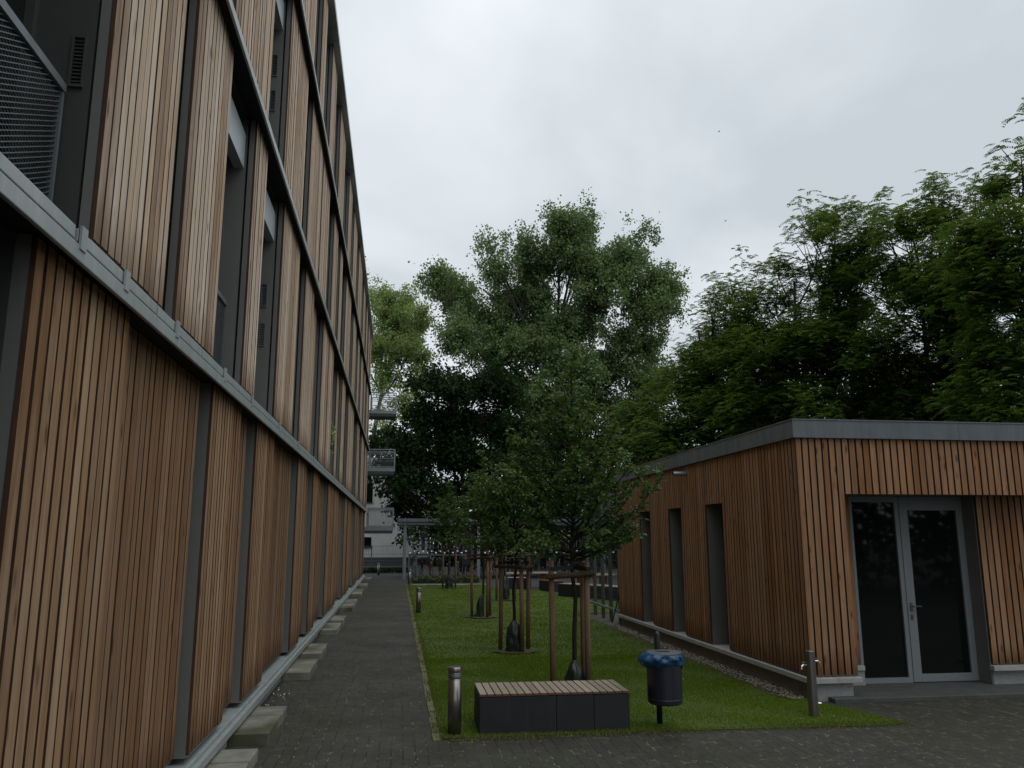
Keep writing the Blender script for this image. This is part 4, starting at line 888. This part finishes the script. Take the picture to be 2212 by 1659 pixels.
# ------------------------------------------------------------------ bicycle shelter, racks and bicycles
sh = empty('bicycle_shelter', (.34, 37.0, 0), 'open galvanised steel shelter with flat roof over the bicycle racks', 'bicycle shelter')
for x in (.34, 3.62, 6.9, 10.2):
    for yy in (37.0, 40.2):
        mb = MB(); mb.box(x-.065, x+.065, yy-.06, yy+.06, 0, 2.36); mb.build('post', M['galv'], sh)
for yy in (36.95, 40.2):
    mb = MB(); mb.box(.02, 10.6, yy-.05, yy+.05, 2.361, 2.50); mb.build('roof_beam', M['galv'], sh)
mb = MB(); mb.box(-.02, 10.7, 36.7, 40.5, 2.505, 2.64); 
x = .02
while x < 10.6: mb.box(x, x+.05, 36.68, 36.698, 2.52, 2.665); x += 1.22
mb.build('roof', M['fascia'], sh)
def rack(x0, x1, label):
    r = empty('bicycle_rack', (x0, 37.6, 0), label, 'bicycle rack', 'two tier bicycle racks under the shelter')
    mb = MB(); mb.box(x0, x1, 37.80, 37.90, .99, 1.07); mb.build('tier_beam', M['galv'], r)
    for x in (x0+.03, x0+.36, x1-.06):
        for yy in (37.7, 39.2):
            mb = MB(); mb.box(x-.025, x+.025, yy-.03, yy+.03, 0, .99); mb.build('leg', M['galv'], r)
    x = x0+.06; i = 0
    while x < x1-.05:
        zt = 1.12 if i % 2 == 0 else 1.19
        mb = MB(); mb.bar((x, 36.9, zt), (x, 38.8, zt+.04), .05, .03); tr_ = mb.build('tray', M['galv'], r)
        sz = .030 if i % 3 else .040
        mb = MB(); mb.add([(x-sz, 36.88, zt), (x+sz, 36.88, zt), (x+sz, 36.92, zt+.055), (x-sz, 36.92, zt+.055), (x-sz, 36.92, zt), (x+sz, 36.92, zt)], [(0, 1, 2, 3), (4, 3, 2, 5), (0, 3, 4), (1, 5, 2), (0, 4, 5, 1)]); mb.build('end_plate', M['white_plate'], tr_)
        if i % 2 == 0:
            for (dy, dz) in ((.25, 0), (.65, .14)):
                mb = MB(); zz0 = zt+.14+dz; q = 37.0+dy
                mb.tube([(x-.11, q, zz0-.1), (x-.125, q, zz0+.05), (x-.125, q, zz0+.36), (x-.10, q, zz0+.40), (x+.10, q, zz0+.40), (x+.125, q, zz0+.36), (x+.125, q, zz0+.05), (x+.11, q, zz0-.1)], .011, 6, False); mb.build('hoop', M['galv'], r)
        x += .19; i += 1
    return r
rack(.52, 3.15, 'left two tier rack of galvanised hoops under the shelter')
rack(3.85, 6.5, 'middle two tier rack of galvanised hoops, behind the young trees')
rack(7.1, 9.9, 'right two tier rack under the shelter, behind the picnic tables')
def make_bike(paint, basket=False):
    r = empty('bicycle', (0, 0, 0))
    for yy in (-.46, .46):
        mb = MB(); mb.torus((0, yy, .31), .30, .018, 'x', 22, 6); wh = mb.build('wheel', M['rubber'], r)
        mb = MB(); mb.torus((0, yy, .31), .277, .009, 'x', 22, 4)
        for k in range(9):
            a = k*math.pi/9*2; mb.tube([(0, yy, .31), (0, yy+.275*math.cos(a), .31+.275*math.sin(a))], .0022, 3, False)
        mb.tube([(-.05, yy, .31), (.05, yy, .31)], .018, 8); mb.build('rim', M['galv'], wh)
    mb = MB(); BB = (0, .05, .28); SE = (0, .16, .72); HD = (0, -.33, .74); HB = (0, -.36, .62)
    for a, b, q in ((BB, SE, .015), (SE, HD, .015), (BB, HB, .018), (HB, HD, .018)): mb.tube([a, b], q, 8)
    for s in (-.05, .05):
        mb.tube([(s, .46, .31), (s*.6, .05, .28)], .009, 6); mb.tube([(s, .46, .31), (s*.5, .15, .68)], .008, 6); mb.tube([(s*.9, -.46, .31), (s*.9, -.385, .57), (0, -.36, .63)], .011, 6)
    mb.build('frame', paint, r)
    mb = MB(); mb.tube([(0, -.33, .74), (0, -.335, .86)], .012, 8); mb.tube([(-.28, -.22, .93), (-.24, -.30, .93), (-.08, -.36, .90), (.08, -.36, .90), (.24, -.30, .93), (.28, -.22, .93)], .011, 8)
    hb = mb.build('handlebar', M['steel'], r)
    mb = MB(); mb.tube([(0, .16, .72), (0, .175, .83)], .012, 8); mb.lathe([(.03, .83), (.075, .835), (.08, .85), (.05, .872), (0, .875)], (0, .22, 0), 14); mb.build('saddle', M['rubber'], r)
    mb = MB(); mb.tube([(0, .05, .28), (.075, .05, .28), (.075, .05, .12)], .009, 6); mb.box(.06, .13, .02, .08, .105, .12); mb.tube([(0, .05, .28), (-.075, .05, .28), (-.075, .05, .44)], .009, 6); mb.box(-.13, -.06, .02, .08, .435, .45); mb.build('crank', M['steel'], r)
    mb = MB(); mb.box(-.05, .05, -.40, -.375, .68, .75); mb.build('headlight', M['chrome'], r)
    if basket:
        mb = MB(); mb.box(-.16, .16, -.62, -.42, .62, .84); mb.build('front_basket', M['blackpaint'], r)
    return r
protos = {k: make_bike(M[k], k == 'blackpaint') for k in ('blackpaint', 'red', 'blue', 'purple', 'galv')}
used = set()
def put_bike(kind, x, y, z, rot, label, group):
    o = protos[kind] if kind not in used else copy_tree(protos[kind]); used.add(kind)
    o.location = (x, y, z); o.rotation_euler = (0, 0, rot); tag(o, label, 'bicycle', group)
G1 = 'bicycles parked in the racks'
put_bike('red', 1.52, 37.55, 0, .05, 'red bicycle on the lower tier, left rack under the shelter', G1)
put_bike('purple', 2.36, 37.6, 0, 3.1, 'purple bicycle on the lower tier, behind the stakes of the farthest young tree', G1)
put_bike('blue', 5.0, 37.4, 0, .1, 'blue bicycle parked low behind the fourth young tree', G1)
DARKL = 'black bicycle parked end on in the lower rack tier under the shelter'
for i, x in enumerate((.78, 1.1, 1.95, 2.75, 3.02, 3.95, 4.3, 4.65, 5.4, 5.75, 6.1, 6.4, 7.3, 7.7, 8.1, 8.5, 8.9, 9.3)):
    put_bike('blackpaint' if i % 3 else 'galv', x, 37.6+random.uniform(-.15, .1), 0, random.choice([0, math.pi])+random.uniform(-.1, .1), DARKL if i % 3 else 'grey bicycle parked end on in the lower rack tier under the shelter', G1)
put_bike('blackpaint', 1.18, 37.9, 1.17, .03, 'bicycle on the upper tier near the left end of the left rack', G1)
put_bike('red', 2.84, 37.9, 1.17, 3.12, 'tall standing red framed bicycle on the upper tier at the right of the left rack', G1)
put_bike('galv', 4.42, 37.9, 1.17, 3.12, 'grey bicycle on the upper tier of the middle rack', G1)
put_bike('blackpaint', 5.9, 37.9, 1.17, .02, 'black bicycle on the upper tier of the middle rack', G1)
put_bike('blackpaint', 8.0, 37.9, 1.17, .02, 'black bicycle on the upper tier of the right rack', G1)

hd = empty('hedge', (10, 54, 0), 'dark dense hedge closing the view behind the bicycle shelter', 'hedge')
n = 14000; C = np.stack([rng.uniform(2.0, 26, n), 53.6+1.3*rng.random(n), rng.uniform(0, 4.6, n)], 1); C[:, 2] *= .85+.15*np.sin(C[:, 0]*1.3)+.1*np.sin(C[:, 0]*3.7)
V, F = leaf_geo(C, rng.normal(size=(n, 3)), rng.normal(size=(n, 3)), rng.uniform(.2, .36, n), rng.uniform(.15, .26, n)); np_mesh('foliage', V, F, M['maple'], hd, (10, 54, 0))
mb = MB()
for k in range(24): x = 2.5+k; mb.tube([(x, 54.2, 0), (x+random.uniform(-.2, .2), 54.2, 2.5)], [.06, .03], 6)
mb.build('stems', M['bark'], hd)
# flower bed in front of the racks
n = 5200; C = np.stack([rng.uniform(.62, 3.35, n), rng.uniform(33.7, 34.7, n), .03+.24*rng.random(n)**1.2], 1); C[:, 2] *= .6+.5*np.sin(C[:, 0]*4)**2
V, F = leaf_geo(C, rng.normal(size=(n, 3)), np.array([0, 0, 1.])+rng.normal(size=(n, 3))*.6, rng.uniform(.05, .10, n), rng.uniform(.03, .06, n))
tag(np_mesh('low_shrubs', V, F, M['shrub']), kind='stuff')
n = 3500; C = np.stack([rng.uniform(-6, .6, n), rng.uniform(43.6, 44.2, n), .02+.26*rng.random(n)], 1)
V, F = leaf_geo(C, rng.normal(size=(n, 3)), np.array([0, 0, 1.])+rng.normal(size=(n, 3))*.6, rng.uniform(.07, .13, n), rng.uniform(.04, .08, n))
tag(np_mesh('ground_cover', V, F, M['maple']), kind='stuff')

# picnic tables and benches on the far right of the lawn
slat_bench((4.93, 25.2, .0), math.atan2(-2.2, 1.34), 3.6, .62, .40, 'long dark slatted bench block running diagonally at the far right lawn edge', seams=(.5,))
slat_bench((3.86, 28.9, .0), R_(-9), .64, .6, .41, 'short dark bench block with pale slats beyond the fourth young tree')
mb = MB(); mb.box(4.46, 4.63, 28.55, 29.4, 0, .40); tag(mb.build('concrete_block', M['stone'], origin=(4.55, 29, 0), bevel=.005), 'narrow upright dark concrete block beside the short slatted bench', 'concrete block')
def table(x, y, ang, lx, ly, h, label, legs=1):
    r = empty('picnic_table', (x, y, 0), label, 'table', 'picnic tables at the far end of the lawn'); ca, sa = math.cos(ang), math.sin(ang)
    def T(mb): mb.v = [(x+a*ca-b*sa, y+a*sa+b*ca, c) for a, b, c in mb.v]; return mb
    mb = MB(); n = 9
    for k in range(n): mb.box(-lx/2, lx/2, -ly/2+k*ly/n+.004, -ly/2+(k+1)*ly/n-.004, h-.045, h)
    T(mb).build('tabletop', M['slat'], r)
    for s in ((0,) if legs == 1 else (-.3, .3)):
        mb = MB(); mb.box(s*lx-.14, s*lx+.14, -.2, .2, 0, h-.047); T(mb).build('pedestal', M['redwood'], r)
table(5.32, 29.7, -.25, .85, .75, .56, 'nearer left picnic table with pale slatted top and dark pedestal')
table(6.5, 27.0, -.6, 1.3, .75, .60, 'picnic table behind the long diagonal bench block', 2)
table(4.35, 30.4, -.1, .8, .7, .52, 'low picnic table behind the short slatted bench')
slat_bench((4.88, 28.35, 0), math.atan2(-.9, .30), .95, .42, .36, 'short bench block with reddish seat in front of the nearer picnic table', seams=(.35,), red=True)
mb = MB(); mb.box(5.86, 5.95, 27.6, 27.7, 0, .62); tag(mb.build('steel_post', M['galv'], origin=(5.9, 27.65, 0)), 'short galvanised post between the picnic tables', 'post')

# ------------------------------------------------------------------ white house, fence and barrier beyond the path
wb = empty('white_building', (-4, 56, 0), 'pale rendered building glimpsed through leaves beyond the far end of the path', 'building')
mb = MB(); mb.box(-16, 2.2, 56, 66, .55, 7.2); mb.build('wall', M['white_wall'], wb)
mb = MB(); mb.box(-16.05, 2.25, 55.93, 66, 0, .549); mb.build('plinth', M['grey2'], wb)
for x, z in ((-2.45, 1.25), (-6.2, 1.25), (-2.45, 4.2), (-6.2, 4.2)):
    mb = MB(); mb.box(x, x+.72, 55.965, 55.999, z, z+.62 if z < 3 else z+1.3); wf = mb.build('window', M['glass'], wb)
    mb = MB(); mb.box(x-.05, x+.77, 55.90, 55.998, z-.06, z-.002); mb.build('sill', M['crossbar'], wf)
mf = empty('mesh_fence', (-4, 50, 0), 'fine wire mesh fence in front of the pale building', 'fence')
mb = MB(); x = -12.
while x < 2.0: mb.box(x, x+.012, 49.99, 50.0, 0, 1.35); x += .10
for z in (.05, .45, .85, 1.33): mb.box(-12, 2.0, 50.001, 50.015, z, z+.022)
mb.build('wire_mesh', M['fence'], mf)
for x in (-11.5, -9, -6.5, -4, -1.5, 1): 
    mb = MB(); mb.box(x-.03, x+.03, 50.02, 50.08, 0, 1.4); mb.build('post', M['fence'], mf)
br = empty('low_barrier', (-3, 44.8, 0), 'low rail barrier with mesh behind the most distant bollard', 'barrier')
mb = MB()
for z in (.25, .42, .62): mb.box(-9, .55, 44.78, 44.82, z-.015, z+.015)
mb.build('rail', M['fence'], br)
for x in (-8, -6, -4, -2, .3):
    mb = MB(); mb.box(x-.03, x+.03, 44.83, 44.88, 0, .66); mb.build('post', M['fence'], br)

# ------------------------------------------------------------------ two birds far up
for (c, lab) in (((19.48, 45, 26.97), 'tiny dark bird high in the grey sky'), ((19.59, 45, 21.0), 'tiny dark bird flying low above the trees')):
    mb = MB(); x, y_, z = c; n0 = 0
    mb.tube([(x-.13, y_, z), (x-.07, y_, z+.012), (x+.05, y_, z+.01), (x+.15, y_, z+.02)], [.012, .035, .03, .008], 8)
    for s in (-1, 1): mb.add([(x-.05, y_, z+.02), (x+.05, y_, z+.02), (x+.06, y_+s*.13, z+.10), (x+.13, y_+s*.27, z+.06), (x+.02, y_+s*.13, z+.115)], [(0, 1, 2, 4), (2, 3, 4)])
    mb.v = [(c[0]+(a-c[0])*.55, c[1]+(b-c[1])*.55, c[2]+(d-c[2])*.55) for a, b, d in mb.v]
    tag(mb.build('bird', M['bird'], origin=c), lab, 'bird')
